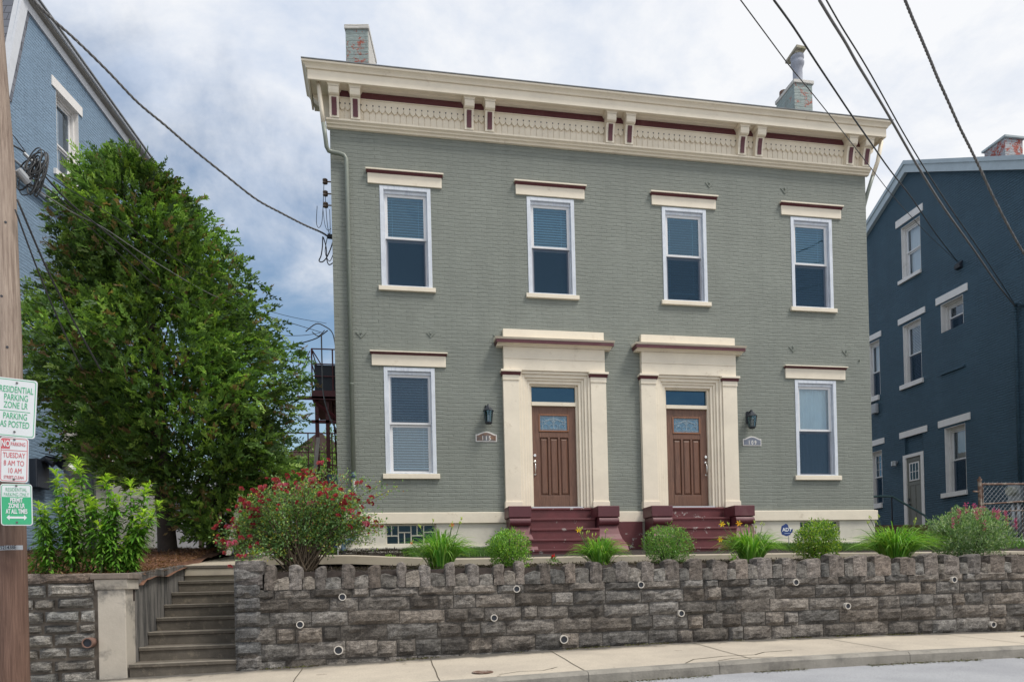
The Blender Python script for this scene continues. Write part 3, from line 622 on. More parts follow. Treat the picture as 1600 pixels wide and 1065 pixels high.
    if sill:
        hs, zt, zb, m = sill; MB(T).prism_x([(-.055, zb), (-.055, zt-.012), (.0, zt), (.16, zt+.006), (.16, zb)], cx-hs, cx+hs).build('sill', m, f, bevel=.004)
    if lintel:
        hl, za, zb, m, cap = lintel
        l = MB(T).box(cx-hl, cx+hl, -.030, .03, za, zb).build('lintel', m, f, bevel=.004)
        if cap:
            hc, zc = cap; zmid = zb+(zc-zb)*.58
            MB(T).prism_x([(-.03, zb+.002), (-.075, zmid-.004), (-.075, zmid), (.0, zmid), (.0, zb+.002)], cx-hc+.015, cx+hc-.015).build('maroon_band', Mt['maroon'], f)
            MB(T).box(cx-hc, cx+hc, -.088, .0, zmid+.002, zc).build('lintel_cap', m, f, bevel=.004)
    return f

# ------------------------------------------------------------------ the sage green house
H = root('brick_house', (4.9, 0, -.9), 'two-storey sage green painted brick duplex with cream and maroon trim', 'house')
XL, XR = -.827, 10.591
WX = [.569, 3.465, 6.326, 9.252]
DX = [3.4507, 6.3134]
ops = [(x-.485, x+.485, 4.277, 6.215) for x in WX] + [(x-.485, x+.485, .657, 2.7065) for x in (WX[0], WX[3])] + [(d-.70, d+.70, 0.0, 2.66) for d in DX]
wm_ = wall_mesh(T0, XL, XR, -.096, 7.26, ops, .16)
for (x0, x1) in ((XL, XL), (XR, XR)):
    wm_.add([(x0, 0, -1.1), (x0, 11, -1.1), (x0, 11, 8.2), (x0, 0, 8.2)], [(0, 1, 2, 3)])
wm_.add([(XL, 11, -1.1), (XR, 11, -1.1), (XR, 11, 8.2), (XL, 11, 8.2)], [(0, 1, 2, 3)])
wm_.build('brick_wall', Mt['green'], H, recalc=False)
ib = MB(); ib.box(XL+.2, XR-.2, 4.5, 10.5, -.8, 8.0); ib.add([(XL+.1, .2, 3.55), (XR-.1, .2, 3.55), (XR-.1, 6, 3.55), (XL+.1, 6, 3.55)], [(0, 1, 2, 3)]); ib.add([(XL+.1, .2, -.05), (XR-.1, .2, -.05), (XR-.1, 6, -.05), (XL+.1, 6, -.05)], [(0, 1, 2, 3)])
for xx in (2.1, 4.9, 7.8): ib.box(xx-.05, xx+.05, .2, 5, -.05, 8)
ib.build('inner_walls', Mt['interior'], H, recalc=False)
# anchor stars / washers
for (x, z, s) in ((-.331, 3.35, .10), (1.0, 3.39, .08), (2.25, 3.40, .05), (6.91, 6.785, .09), (8.648, 6.797, .10), (8.746, 3.40, .10), (10.014, 3.36, .10), (10.33, 3.17, .03)):
    b = MB(); c, w = s, .011
    if s > .06:
        b.prism_y([(x-c, z+c*.15), (x-c+w*1.6, z+c*.15+w*.3), (x, z-c+w*1.6), (x+c-w*1.6, z+c*.15+w*.3), (x+c, z+c*.15), (x, z-c)], -.014, .004)
    b.prism_y([(x-.012, z-.012), (x+.012, z-.012), (x+.012, z+.02), (x, z+.035), (x-.012, z+.02)], -.03, .004)
    b.build('wall_anchor', Mt['gutter'], H)
LU = dict(sill=(.547, 4.277, 4.175, Mt['cream'])); zU = (4.277, 6.2152)
def pal_lint(a, b, c): return (.7104, a, b, Mt['cream'], (.7455, c))
kinds = ['us', 'us', 'fs', 'fs']
for i, x in enumerate(WX):
    window(T0, H, x, .4854, 4.277, 6.2152, 5.235, kinds[i], btilt=(.55, .75, .35, .62)[i], bz=(0, .03, .16, .10)[i], sill=(.547, 4.277, 4.185, Mt['cream']), lintel=(.7104, 6.2407, 6.435, Mt['cream'], (.7455, 6.505)))
window(T0, H, WX[0], .4854, .6566, 2.7065, 1.633, 'fS', glass=Mt['glass_pale'], sill=(.547, .6566, .555, Mt['cream']), lintel=(.7104, 2.7336, 2.945, Mt['cream'], (.7455, 3.005)))
window(T0, H, WX[3], .4854, .6566, 2.7065, 1.633, 'cs', glass=Mt['glass_pale'], sill=(.547, .6566, .555, Mt['cream']), lintel=(.7104, 2.7336, 2.945, Mt['cream'], (.7455, 3.005)))
# door cases
def entrance(cx, mir):
    b = MB(); b.box(cx-1.04, cx+1.04, -.105, 0, 2.702, 2.925); b.box(cx-1.04, cx+1.04, -.112, 0, 2.925, 3.16); sur = b.build('door_surround', Mt['cream'], H, bevel=.005)
    for s in (-1, 1):
        a, c = sorted((cx+s*1.058, cx+s*.735)); MB().box(a, c, -.10, .0, -.02, 2.55).build('pilaster', Mt['cream'], sur, bevel=.006)
    for s in (-1, 1):
        a, c = sorted((cx+s*1.058, cx+s*.735)); b = MB(); b.box(a-.015, c+.015, -.125, .0, -.05, .095); b.box(a-.008, c+.008, -.112, 0, .095, .11); b.build('pilaster_base', Mt['cream'], sur, bevel=.005)
        b = MB(); b.box(a-.006, c+.006, -.115, 0, 2.50, 2.60); b.build('pilaster_neck', Mt['cream'], sur, bevel=.004)
        b = MB(); b.prism_x([(-.115, 2.602), (-.145, 2.655), (0, 2.655), (0, 2.602)], a-.03, c+.03); b.build('maroon_band', Mt['maroon'], sur)
        b = MB(); b.box(a-.045, c+.045, -.165, 0, 2.657, 2.70); b.build('pilaster_cap', Mt['cream'], sur, bevel=.005)
    b = MB(); b.prism_x([(-.112, 3.162), (-.135, 3.162), (-.15, 3.185), (-.24, 3.195), (0, 3.195), (0, 3.162)], cx-1.17, cx+1.17); b.build('bed_mould', Mt['cream'], sur)
    b = MB(); b.box(cx-1.195, cx+1.195, -.245, 0, 3.197, 3.262); b.build('maroon_band', Mt['maroon'], sur, bevel=.003)
    b = MB(); b.prism_x([(-.245, 3.264), (-.272, 3.30), (-.10, 3.315), (0, 3.315), (0, 3.264)], cx-1.215, cx+1.215); b.build('cornice_cap', Mt['cream'], sur, bevel=.003)
    b = MB(); b.box(cx-1.035, cx+1.035, -.10, 0, 3.317, 3.515); b.build('blocking_course', Mt['cream'], sur, bevel=.006)
    # stepped architrave
    b = MB(); b.ring(cx-.733, cx+.733, -.02, 2.70, .055, -.075, .05, .055, 0); b.ring(cx-.678, cx+.678, -.02, 2.645, .065, -.045, .08, .065, 0)
    b.ring(cx-.613, cx+.613, -.02, 2.58, .05, -.015, .12, .05, 0); b.ring(cx-.563, cx+.563, -.02, 2.53, .06, .01, .16, .06, 0)
    b.build('architrave', Mt['cream'], sur, bevel=.006)
    b = MB(); b.ring(cx-.503, cx+.503, .0, 2.47, .046, .07, .18, .03, 0); b.box(cx-.457, cx+.457, .06, .17, 2.05, 2.125); b.build('jamb', Mt['cream'], sur, bevel=.003)
    b = MB(); b.add([(cx-.457, .13, 2.12), (cx+.457, .13, 2.12), (cx+.457, .13, 2.45), (cx-.457, .13, 2.45)], [(0, 1, 2, 3)]); b.build('transom_pane', Mt['glass_dark'], sur, recalc=False)
    b = MB(); b.box(cx-.52, cx+.52, -.06, .2, -.028, .0); b.build('threshold', pmat('metal_threshold', (.62, .64, .68), .35, .05, 5, metal=.5), sur)
    # door leaf: stiles, rails, three sunk raised panels
    y = .115; b = MB(); w = .455
    b.box(cx-w, cx-.30, y, y+.045, .002, 2.045); b.box(cx+.30, cx+w, y, y+.045, .002, 2.045)
    b.box(cx-.30, cx+.30, y+.0005, y+.045, .002, .25); b.box(cx-.30, cx+.30, y+.0005, y+.045, 1.90, 2.045); b.box(cx-.30, cx+.30, y+.0005, y+.045, 1.42, 1.53)
    for q in (-1, 1): b.box(cx+q*.105-.022, cx+q*.105+.022, y+.0005, y+.045, .25, 1.42)
    b.box(cx-.30, cx+.30, y+.03, y+.05, .25, 1.42)
    d = b.build('door', Mt['wood'], H, bevel=.006)
    for q in (-1, 0, 1):
        c0 = cx+q*.209; h = .074 if q else .078
        b = MB(); z0, z1 = .262, 1.408
        vs = [(c0-h, y+.03, z0), (c0+h, y+.03, z0), (c0+h, y+.03, z1), (c0-h, y+.03, z1), (c0-h+.028, y+.008, z0+.035), (c0+h-.028, y+.008, z0+.035), (c0+h-.028, y+.008, z1-.035), (c0-h+.028, y+.008, z1-.035)]
        b.add(vs, [(4, 5, 6, 7), (0, 1, 5, 4), (1, 2, 6, 5), (2, 3, 7, 6), (3, 0, 4, 7)]); b.build('door_panel', Mt['wood'], d, recalc=True)
    b = MB(); b.ring(cx-.315, cx+.315, 1.535, 1.895, .035, y-.010, y+.03, tint=(1.5, 1.35, 1.1)); b.build('light_frame', Mt['wood'], d, bevel=.004)
    b = MB(); b.add([(cx-.285, y+.008, 1.56), (cx+.285, y+.008, 1.56), (cx+.285, y+.008, 1.87), (cx-.285, y+.008, 1.87)], [(0, 1, 2, 3)]); b.build('door_light', Mt['doorglass'], d, recalc=False)
    # leaded scrollwork
    b = MB(); zc = 1.715; yy = y+.004
    def arc(cx_, cz_, r, a0, a1, n=10): b.tube([(cx_+r*math.cos(a0+(a1-a0)*k/n), yy, cz_+r*math.sin(a0+(a1-a0)*k/n)) for k in range(n+1)], .0032, 4)
    for s in (-1, 1):
        arc(cx+s*.10, zc-.02, .09, 0 if s > 0 else PI, PI if s > 0 else 0); arc(cx+s*.05, zc+.02, .07, 0, PI); arc(cx+s*.17, zc-.08, .06, 0, PI*1.3); arc(cx+s*.04, zc-.07, .045, 0, 2*PI); arc(cx+s*.20, zc+.03, .05, -PI/2, PI/2)
        b.tube([(cx+s*.235, yy, 1.57), (cx+s*.235, yy, 1.86)], .003, 4); b.tube([(cx, yy, zc+.10), (cx+s*.12, yy, zc+.05), (cx+s*.27, yy, zc+.02)], .0032, 4)
    for zz in (1.60, 1.83): b.tube([(cx-.28, yy, zz), (cx+.28, yy, zz)], .0028, 4)
    b.tube([(cx, yy, 1.57), (cx, yy, 1.86)], .003, 4); arc(cx, zc+.06, .03, 0, 2*PI)
    b.build('leading', Mt['leadm'], d)
    hx = cx + (.41 if mir else -.41)
    b = MB()
    def disc(x, z, r, y0, y1, n=14): 
        vs = [(x+r*math.cos(2*PI*k/n), yy, z+r*math.sin(2*PI*k/n)) for yy in (y1, y0) for k in range(n)]; b.add(vs, [(k, (k+1) % n, n+(k+1) % n, n+k) for k in range(n)] + [tuple(range(2*n-1, n-1, -1))])
    disc(hx, 1.05, .028, y-.03, y); b.build('deadbolt', Mt['chrome'], d, bevel=.002)
    b = MB(); disc(hx, .93, .03, y-.02, y); disc(hx, .67, .022, y-.02, y); b.tube([(hx, y-.015, .91), (hx, y-.06, .86), (hx, y-.065, .80), (hx, y-.055, .73), (hx, y-.015, .68)], .011, 8); b.build('door_handle', Mt['chrome'], d, smooth=True)
Mt['doorglass'] = pmat('leaded_blue_glass', (.07, .17, .26), .12, .35, 22, .4, 30, spec=.8); Mt['leadm'] = pmat('pale_leading', (.42, .52, .58), .4, .05, 5)
entrance(DX[0], False); entrance(DX[1], True)
# foundation and water table
b = MB(); b.prism_x([(-.065, -.312), (-.065, -.105), (0, -.093), (.02, -.093), (.02, -.312)], XL-.04, XR+.05); b.build('water_table', Mt['cream'], H, bevel=.006)
fo = [(.045, 1.021, -.72, -.317), (8.793, 9.73, -.67, -.317)]
fw = wall_mesh(lambda u, y, z: (u, y-.02, z), XL, XR, -1.3, -.314, fo, .14); fw.build('foundation', Mt['cream_low'], H, recalc=False)
MB().box(XL-.02, 2.3, -.10, -.022, -1.3, -.76).build('foundation_plinth', Mt['cream_low'], H, bevel=.01)
MB().box(7.55, XR+.03, -.10, -.022, -1.3, -.78).build('foundation_plinth', Mt['cream_low'], H, bevel=.01)
for (a, c, z0, z1) in fo:
    g = MB(); g.box(a, c, .06, .10, z0, z1); pn = g.build('glass_block_window', Mt['glassblock'], H)
    m_ = MB(); yy0, yy1 = .035, .058; w = .022; m_.ring(a, c, z0, z1, .03, yy0, yy1)
    W = c-a; Hh = z1-z0
    for q in (.25, .5, .75): m_.box(a+W*q-w/2, a+W*q+w/2, yy0, yy1, z0+.03, z1-.03)
    m_.box(a+.03, a+W*.25-w/2, yy0, yy1, z0+Hh*.42, z0+Hh*.42+w); m_.box(a+W*.25+w/2, a+W*.5-w/2, yy0, yy1, z0+Hh*.58, z0+Hh*.58+w); m_.box(a+W*.5+w/2, a+W*.75-w/2, yy0, yy1, z0+Hh*.42, z0+Hh*.42+w); m_.box(a+W*.75+w/2, c-.03, yy0, yy1, z0+Hh*.58, z0+Hh*.58+w)
    m_.box(a+W*.12-w/2, a+W*.12+w/2, yy0+.001, yy1, z0+Hh*.42+w, z1-.03); m_.box(a+W*.37-w/2, a+W*.37+w/2, yy0+.001, yy1, z0+.03, z0+Hh*.58); m_.box(a+W*.62-w/2, a+W*.62+w/2, yy0+.001, yy1, z0+Hh*.42+w, z1-.03)
    m_.build('block_mortar', Mt['cream_low'], pn, bevel=.003)
# cornice
CX0, CX1 = -1.285, 10.945
b = MB(); b.prism_x([(.02, 7.23), (-.05, 7.23), (-.065, 7.262), (-.10, 7.272), (-.105, 7.295), (-.15, 7.315), (-.155, 7.345), (.02, 7.35)], XL-.06, XR+.06); cor = b.build('cornice', Mt['cream'], H, bevel=.002)
b = MB(); b.box(XL, XR, -.055, .02, 7.35, 7.95); b.build('frieze_board', Mt['cream'], cor)
x = XL+.05; b = MB()
while x < XR-.03: b.box(x, x+.108, -.066, -.055, 7.352, 7.66); x += .117
b.build('frieze_planks', Mt['cream'], cor, bevel=.004)
def scallop(x0, x1):
    n = max(1, round((x1-x0)/.117)); w = (x1-x0)/n; m = MB()
    for i in range(n):
        a = x0+i*w; c = a+w; mid = a+w/2; y0, y1 = -.096, -.07
        prof = [(a, 7.66), (a+.004, 7.615), (a+w*.14, 7.588), (a+w*.32, 7.57), (mid, 7.553), (c-w*.32, 7.57), (c-w*.14, 7.588), (c-.004, 7.615), (c, 7.66), (c, 7.79), (a, 7.79)]
        m.prism_y(prof, y0, y1)
    m.build('scalloped_trim', Mt['cream'], cor, bevel=.0)
    m = MB()
    for i in range(n+1):
        xx = min(max(x0+i*w, x0+.012), x1-.012); m.prism_y([(xx+.012*math.cos(2*PI*k/8), 7.678+.016*math.sin(2*PI*k/8)) for k in range(8)], -.0985, -.094)
    m.build('painted_hole_shade', Mt['black'], cor)  # black discs on the trim paint in the shade of the holes
BR = [-.725, -.335, 1.83, 2.235, 4.70, 5.105, 7.585, 7.975, 10.11, 10.50]
gaps = [(BR[i]+.095, BR[i+1]-.095) for i in range(len(BR)-1)]
for a, c in gaps:
    scallop(a, c)
    MB().box(a, c, -.105, -.055, 7.792, 7.915).build('maroon_band', Mt['maroon'], cor)
    MB().prism_x([(-.10, 7.775), (-.112, 7.775), (-.112, 7.79), (-.10, 7.791)], a, c).build('bead', Mt['cream'], cor)
# soffit cove, fascia, crown
b = MB(); b.prism_x([(.02, 7.918), (-.12, 7.918), (-.17, 7.925), (-.22, 7.945), (-.25, 7.975), (-.25, 8.0), (.02, 8.0)], XL, XR); b.build('cove', Mt['cream'], cor)
b = MB(); b.box(CX0+.14, CX1-.14, -.335, .6, 7.935, 7.99); b.build('soffit', Mt['cream'], cor)
b = MB(); b.box(CX0+.10, CX1-.10, -.375, -.337, 7.885, 8.07); b.box(CX0+.10, CX0+.135, -.336, .5, 7.885, 8.07); b.box(CX1-.135, CX1-.10, -.336, .5, 7.885, 8.07); b.build('fascia', Mt['cream'], cor, bevel=.004)
prof = [(-.375, 8.072), (-.40, 8.075), (-.405, 8.09), (-.415, 8.11), (-.44, 8.135), (-.47, 8.15), (-.475, 8.18), (-.40, 8.185), (-.30, 8.185), (-.30, 8.072)]
b = MB(); n = len(prof)
L_ = [(CX0+.10-(-.375-y)*1.0+0, y, z) for y, z in prof]; R_ = [(CX1-.10+(-.375-y)*1.0, y, z) for y, z in prof]
L_ = [(CX0+.10+(y+.375), y, z) for y, z in prof]
b.add(L_+R_, [tuple(range(n)), tuple(range(2*n-1, n-1, -1))]+[(i, i+n, (i+1) % n+n, (i+1) % n) for i in range(n)])
for sx, xe in ((-1, CX0+.10), (1, CX1-.10)):
    a = [(xe-sx*(y+.375), y, z) for y, z in prof]; c = [(xe-sx*(y+.375), .5, z) for y, z in prof]
    b.add(a+c, [(i, i+n, (i+1) % n+n, (i+1) % n) for i in range(n)])
b.build('crown_moulding', Mt['cream'], cor)
rf = MB(); rf.box(CX0, CX1, -.485, .52, 8.188, 8.204); rf.add([(XL, .521, 8.188), (XR, .521, 8.188), (XR, 11.0, 8.35), (XL, 11.0, 8.35), (XL, .521, 8.204), (XR, .521, 8.204), (XR, 11.0, 8.37), (XL, 11.0, 8.37)], [(0, 3, 2, 1), (4, 5, 6, 7), (0, 1, 5, 4), (1, 2, 6, 5), (2, 3, 7, 6), (3, 0, 4, 7)]); rf.build('roof', Mt['roofing'], H)
for sx, xw in ((-1, XL), (1, XR)):
    b0 = MB(); b0.box(xw, xw+sx*.352, .40, .49, 7.95, 8.18); b0.build('return_end', Mt['cream'], cor)
    b0 = MB(); b0.prism_y([(xw, 7.93), (xw+sx*.31, 7.93), (xw+sx*.30, 7.86), (xw+sx*.20, 7.78), (xw+sx*.16, 7.64), (xw+sx*.08, 7.5), (xw+sx*.05, 7.35), (xw, 7.35)], .10, .24); b0.build('side_bracket', Mt['cream'], cor, bevel=.005)
def bracket(x):
    w = .088
    body = MB(); body.prism_x([(-.06, 7.352), (-.165, 7.352), (-.168, 7.40), (-.18, 7.50), (-.20, 7.60), (-.235, 7.69), (-.245, 7.71), (-.06, 7.71)], x-w, x+w); o = body.build('bracket', Mt['cream'], cor, bevel=.003)
    t = MB(); t.prism_x([(-.06, 7.712), (-.27, 7.712), (-.30, 7.73), (-.315, 7.78), (-.315, 7.845), (-.06, 7.845)], x-w-.008, x+w+.008); t.build('bracket_block', Mt['cream'], cor, bevel=.004)
    c = MB(); zz = [(7.846, 0), (7.865, .008), (7.88, .02), (7.90, .034), (7.934, .036)]
    for (za, ea), (zb, eb) in zip(zz, zz[1:]):
        c.add([(x-w-.008-ea, -.318-ea*.6, za), (x+w+.008+ea, -.318-ea*.6, za), (x+w+.008+ea, -.06, za), (x-w-.008-ea, -.06, za), (x-w-.008-eb, -.318-eb*.6, zb), (x+w+.008+eb, -.318-eb*.6, zb), (x+w+.008+eb, -.06, zb), (x-w-.008-eb, -.06, zb)], [(0, 1, 5, 4), (1, 2, 6, 5), (3, 0, 4, 7)])
    c.build('bracket_cap', Mt['cream'], cor, recalc=False)
    m = MB(); pts = [(-.172, 7.385), (-.175, 7.43), (-.186, 7.51), (-.206, 7.60), (-.238, 7.685)]
    vs = [(x-.046, y-.006, z) for y, z in pts]+[(x+.046, y-.006, z) for y, z in pts]; n = len(pts)
    m.add(vs, [(i, i+n, i+n+1, i+1) for i in range(n-1)]); m.build('maroon_inlay', Mt['maroon'], cor, recalc=False)
for x in BR: bracket(x)
# dark gap at the left eave corner is simply the open soffit
def downspout(pts, r, name, mat, straps=()):
    o = MB().tube(pts, r, 12).build(name, mat, H, smooth=True)
    for p in straps: MB().tube([(p[0], p[1], p[2]-.012), (p[0], p[1], p[2]+.012)], r+.006, 12).build('strap', mat, o)
downspout([(-1.0, -.24, 7.93), (-.985, -.235, 7.75), (-.955, -.22, 7.45), (-.93, -.2, 7.20)], .040, 'downspout', Mt['cream'])
downspout([(-.93, -.2, 7.20), (-.90, -.17, 6.95), (-.885, -.13, 6.80), (-.85, -.10, 6.745), (-.78, -.085, 6.735), (-.66, -.08, 6.725), (-.57, -.075, 6.70), (-.53, -.072, 6.64), (-.525, -.072, 6.5), (-.525, -.072, .66)], .040, 'downspout', Mt['gutter'], [(-.525, -.072, 4.9), (-.525, -.072, 2.35)])
downspout([(-.525, -.072, .66), (-.525, -.072, .55)], .046, 'downspout', Mt['pipe'])
downspout([(-.525, -.075, .55), (-.525, -.075, .0)], .040, 'downspout', Mt['gutter'])
downspout([(-.525, -.12, .0), (-.525, -.125, -.48), (-.535, -.13, -.56), (-.58, -.135, -.62), (-.68, -.145, -.655), (-.735, -.15, -.70), (-.745, -.155, -.80), (-.745, -.16, -.92)], .045, 'downspout', Mt['pipe'])
downspout([(10.86, -.2, 7.90), (10.80, -.15, 7.5), (10.735, -.06, 7.22)], .042, 'downspout', Mt['cream'])
downspout([(10.735, -.06, 7.22), (10.68, .05, 6.9), (10.63, .12, 6.6), (10.62, .14, -.5)], .040, 'downspout', Mt['gutter'])
# chimneys
def chimneyL():
    ca, sa = math.cos(R(-9)), math.sin(R(-9)); TC_ = lambda x, y, z: (-.3+(x+.3)*ca-(y-1.0)*sa, 1.0+(x+.3)*sa+(y-1.0)*ca, z)
    b = MB(TC_); b.box(-.535, -.075, 1.0, 1.95, 8.15, 9.98); o = b.build('chimney', Mt['chimney'], H, bevel=.01)
    tag(o, 'left chimney with flaking grey-green paint over red brick')
    MB(TC_).box(-.075, -.066, 1.03, 1.93, 8.2, 9.97).build('white_side', Mt['chimney_white'], o); MB(TC_).box(-.555, -.050, .975, 1.98, 9.982, 10.07).build('chimney_cap', Mt['chimney_white'], o, bevel=.01)  # right face covered by a thin whiter panel
chimneyL()
def chimneyR():
    b = MB(); b.box(9.585, 10.05, 1.0, 1.75, 8.15, 9.90); o = b.build('chimney', Mt['chimney'], H, bevel=.01)
    tag(o, 'right chimney with moulded clay pot under a tilted slab')
    MB().box(9.565, 10.085, .975, 1.78, 9.902, 9.985).build('chimney_cap', Mt['chimney_white'], o, bevel=.012)
    p = MB().lathe([(.175, 9.985), (.165, 10.02), (.125, 10.07), (.115, 10.12), (.12, 10.14), (.108, 10.16), (.108, 10.48), (.125, 10.52), (.150, 10.58), (.155, 10.62), (.135, 10.66), (.135, 10.70), (.15, 10.72), (.15, 10.78), (.12, 10.80)], 9.90, 1.33, 24).build('chimney_pot', Mt['terracotta'], o, smooth=True)
    s = MB(); s.add([(9.77, 1.14, 10.86), (10.02, 1.14, 10.84), (10.02, 1.62, 10.80), (9.77, 1.62, 10.82), (9.77, 1.14, 10.92), (10.02, 1.14, 10.90), (10.02, 1.62, 10.86), (9.77, 1.62, 10.88)], [(0, 3, 2, 1), (4, 5, 6, 7), (0, 1, 5, 4), (1, 2, 6, 5), (2, 3, 7, 6), (3, 0, 4, 7)]); s.box(9.8, 9.98, 1.2, 1.5, 10.78, 10.85); s.build('rain_slab', Mt['slab'], o)
    MB().tube([(9.68, 1.6, 9.98), (9.68, 1.6, 10.12)], .085, 12).build('flue', Mt['rust'], o)
chimneyR()

# stoops
def stoop(cx, name_label):
    s = root('front_steps', (cx, -.7, -1.1), name_label, 'steps', 'maroon front steps')
    zt = [-.03, -.262, -.480, -.700, -.905]; ys = [-.10, -.37, -.64, -.91, -1.18]
    for i, (z, y) in enumerate(zip(zt, ys)):
        xl = cx-.68; xr = cx+.68; zb = (zt[i+1] if i < 4 else -1.12)-.03
        if i >= 3: xl -= .10; xr += .10
        o = MB().prism_x([(y, zb), (y, z-.045), (y-.022, z-.04), (y-.022, z), (.0 if i == 0 else ys[i-1]+.03, z), (.0 if i == 0 else ys[i-1]+.03, zb)], xl, xr).build('step', Mt['maroon_step'], s, bevel=.006)
    for sd in (-1, 1):
        a, c = sorted((cx+sd*.66, cx+sd*1.10))
        b = MB(); b.box(a, c, -.62, -.13, -.262, -.045); ck = b.build('cheek_block', Mt['maroon'], s, bevel=.01)
        b = MB(); b.box(a+.04, c-.04, -.55, -.12, -1.2, -.264); b.build('cheek_pier', Mt['maroon'], s)
        b = MB(); b.tube([(a+.02, -.565, -.345), (c-.02, -.565, -.345)], .078, 18); b.build('scroll_roll', Mt['maroon'], ck, smooth=False, bevel=0)
        pf = [(-.40, -.44), (-.58, -.44), (-.60, -.50), (-.64, -.60), (-.71, -.70), (-.82, -.78), (-.92, -.84), (-.98, -.92), (-1.0, -1.15), (-.40, -1.15)]
        b = MB(); b.prism_x(pf, a+.03, c-.03, flare=lambda z: .075*min(1, max(0, (-.44-z)/.35))**1.5); b.build('cheek_scroll', pmat('faded_maroon_paint', (.16, .052, .058), .55, .15, 4, .1, 30), ck, bevel=.008)
    return s
stoop(DX[0], 'worn maroon front steps below the left door, its handle on the left')
stoop(DX[1], 'worn maroon front steps below the right door, its handle on the right')
b = MB(); b.box(4.56, 5.20, -.13, -.02, -.90, -.318); b.build('painted_panel', Mt['maroon_step'], H); b = MB(); b.box(4.5, 5.26, -.16, -.03, -1.2, -.905); b.build('panel_base', Mt['cream_low'], H)

# wall lanterns and number plaques
def lantern(x, label):
    o = root('wall_lantern', (x, -.0, 1.8), label, 'lantern', 'wall lanterns beside the doors')
    z = 1.62; cy = -.15
    b = MB(); b.box(x-.05, x+.05, -.02, 0, 1.75, 2.0); b.tube([(x, -.01, 1.93), (x, -.06, 1.985), (x, -.11, 2.0), (x, -.15, 1.975), (x, -.15, 1.93)], .012, 8)
    b.tube([(x-.035, -.03, 1.95), (x-.05, -.06, 1.99), (x-.03, -.09, 1.985)], .007, 6); b.build('arm', Mt['black'], o, smooth=False)
    b = MB(); b.lathe([(.108, 1.862), (.112, 1.87), (.10, 1.885), (.06, 1.925), (.045, 1.945), (.03, 1.95), (.015, 1.99), (.004, 2.005)], x, cy, 8); b.build('hood', Mt['black'], o)
    b = MB()
    for k in range(6):
        a = 2*PI*(k+.5)/6; b.tube([(x+.068*math.cos(a), cy+.068*math.sin(a), z+.02), (x+.095*math.cos(a), cy+.095*math.sin(a), 1.865)], .0055, 5)
    b.lathe([(.045, z-.012), (.062, z), (.074, z+.012), (.074, z+.026), (.03, z+.028)], x, cy, 12); b.build('cage', Mt['black'], o)
    b = MB(); b.lathe([(.066, z+.028), (.092, 1.862)], x, cy, 12); b.build('glass', glass_mat('smoked_glass', (.6, .6, .62), .06), o, recalc=False)
    b = MB(); b.lathe([(.02, z+.04), (.026, z+.07), (.026, z+.15), (.016, z+.175), (.004, z+.18)], x, cy, 10); b.build('bulb', pmat('frosted_bulb', (.8, .78, .74), .4, .02, 3), o, smooth=True)
lantern(2.08, 'black wall lantern on the green wall left of the left door'); lantern(7.665, 'black wall lantern on the green wall right of the right door')
def text_obj(txt, size, mat, name, parent, origin, ux, uz, align='CENTER', offset=.0, sx=1.0, bold=0.0):
    cu = bpy.data.curves.new('t', 'FONT'); cu.body = txt; cu.size = size; cu.align_x = align; cu.align_y = 'CENTER'; cu.extrude = .0008; cu.offset = bold; cu.space_line = .85
    t = bpy.data.objects.new('t', cu); COL.objects.link(t); bpy.context.view_layer.update()
    dg = bpy.context.evaluated_depsgraph_get(); me = bpy.data.meshes.new_from_object(t.evaluated_get(dg)); bpy.data.objects.remove(t); bpy.data.curves.remove(cu)
    ux = Vector(ux).normalized(); uz = Vector(uz).normalized(); nrm = ux.cross(uz)
    co = np.empty(len(me.vertices)*3, np.float32); me.vertices.foreach_get('co', co); co = co.reshape(-1, 3)
    w = np.array(origin)[None]+co[:, :1]*sx*np.array(ux)+co[:, 1:2]*np.array(uz)+(co[:, 2:3]+offset)*np.array(nrm)
    me.vertices.foreach_set('co', w.astype(np.float32).ravel()); me.name = name; me.materials.clear(); me.materials.append(mat); me.update()
    o = bpy.data.objects.new(name, me); COL.objects.link(o)
    if parent is not None: setpar(o, parent)
    return o
def plaque(x, z, num, mat, label):
    o = root('number_plaque', (x, 0, z), label, 'house number', 'house number plaques')
    def shape(g):
        w, h = .212-g, .075-g; top = []
        for k in range(13):
            t = k/12; xx = w-2*w*t; dz = .055*max(0, math.cos((t-.5)*PI*1.25)); top.append((x+xx, z+h+dz-.012))
        return [(x-w, z-h-.01+0), (x+w, z-h-.01)] + top
    MB().prism_y(shape(0), -.012, -.002).build('rim', pmat('silver_rim', (.62, .60, .57), .4, .08, 8, metal=.3), o, bevel=.003)
    MB().prism_y(shape(.022), -.018, -.012).build('panel', mat, o)
    text_obj(num, .115, pmat('plaque_numeral', (.72, .70, .66), .4, .03, 5), 'numeral', o, (x, -.0195, z-.015), (1, 0, 0), (0, 0, 1), sx=.8, bold=.002)
plaque(2.045, 1.375, '1 1 5', Mt['plaque2'], 'arched house number plaque reading 115 beside the left door')
plaque(7.733, 1.36, '1 0 9', Mt['plaque'], 'arched house number plaque reading 109 beside the right door')

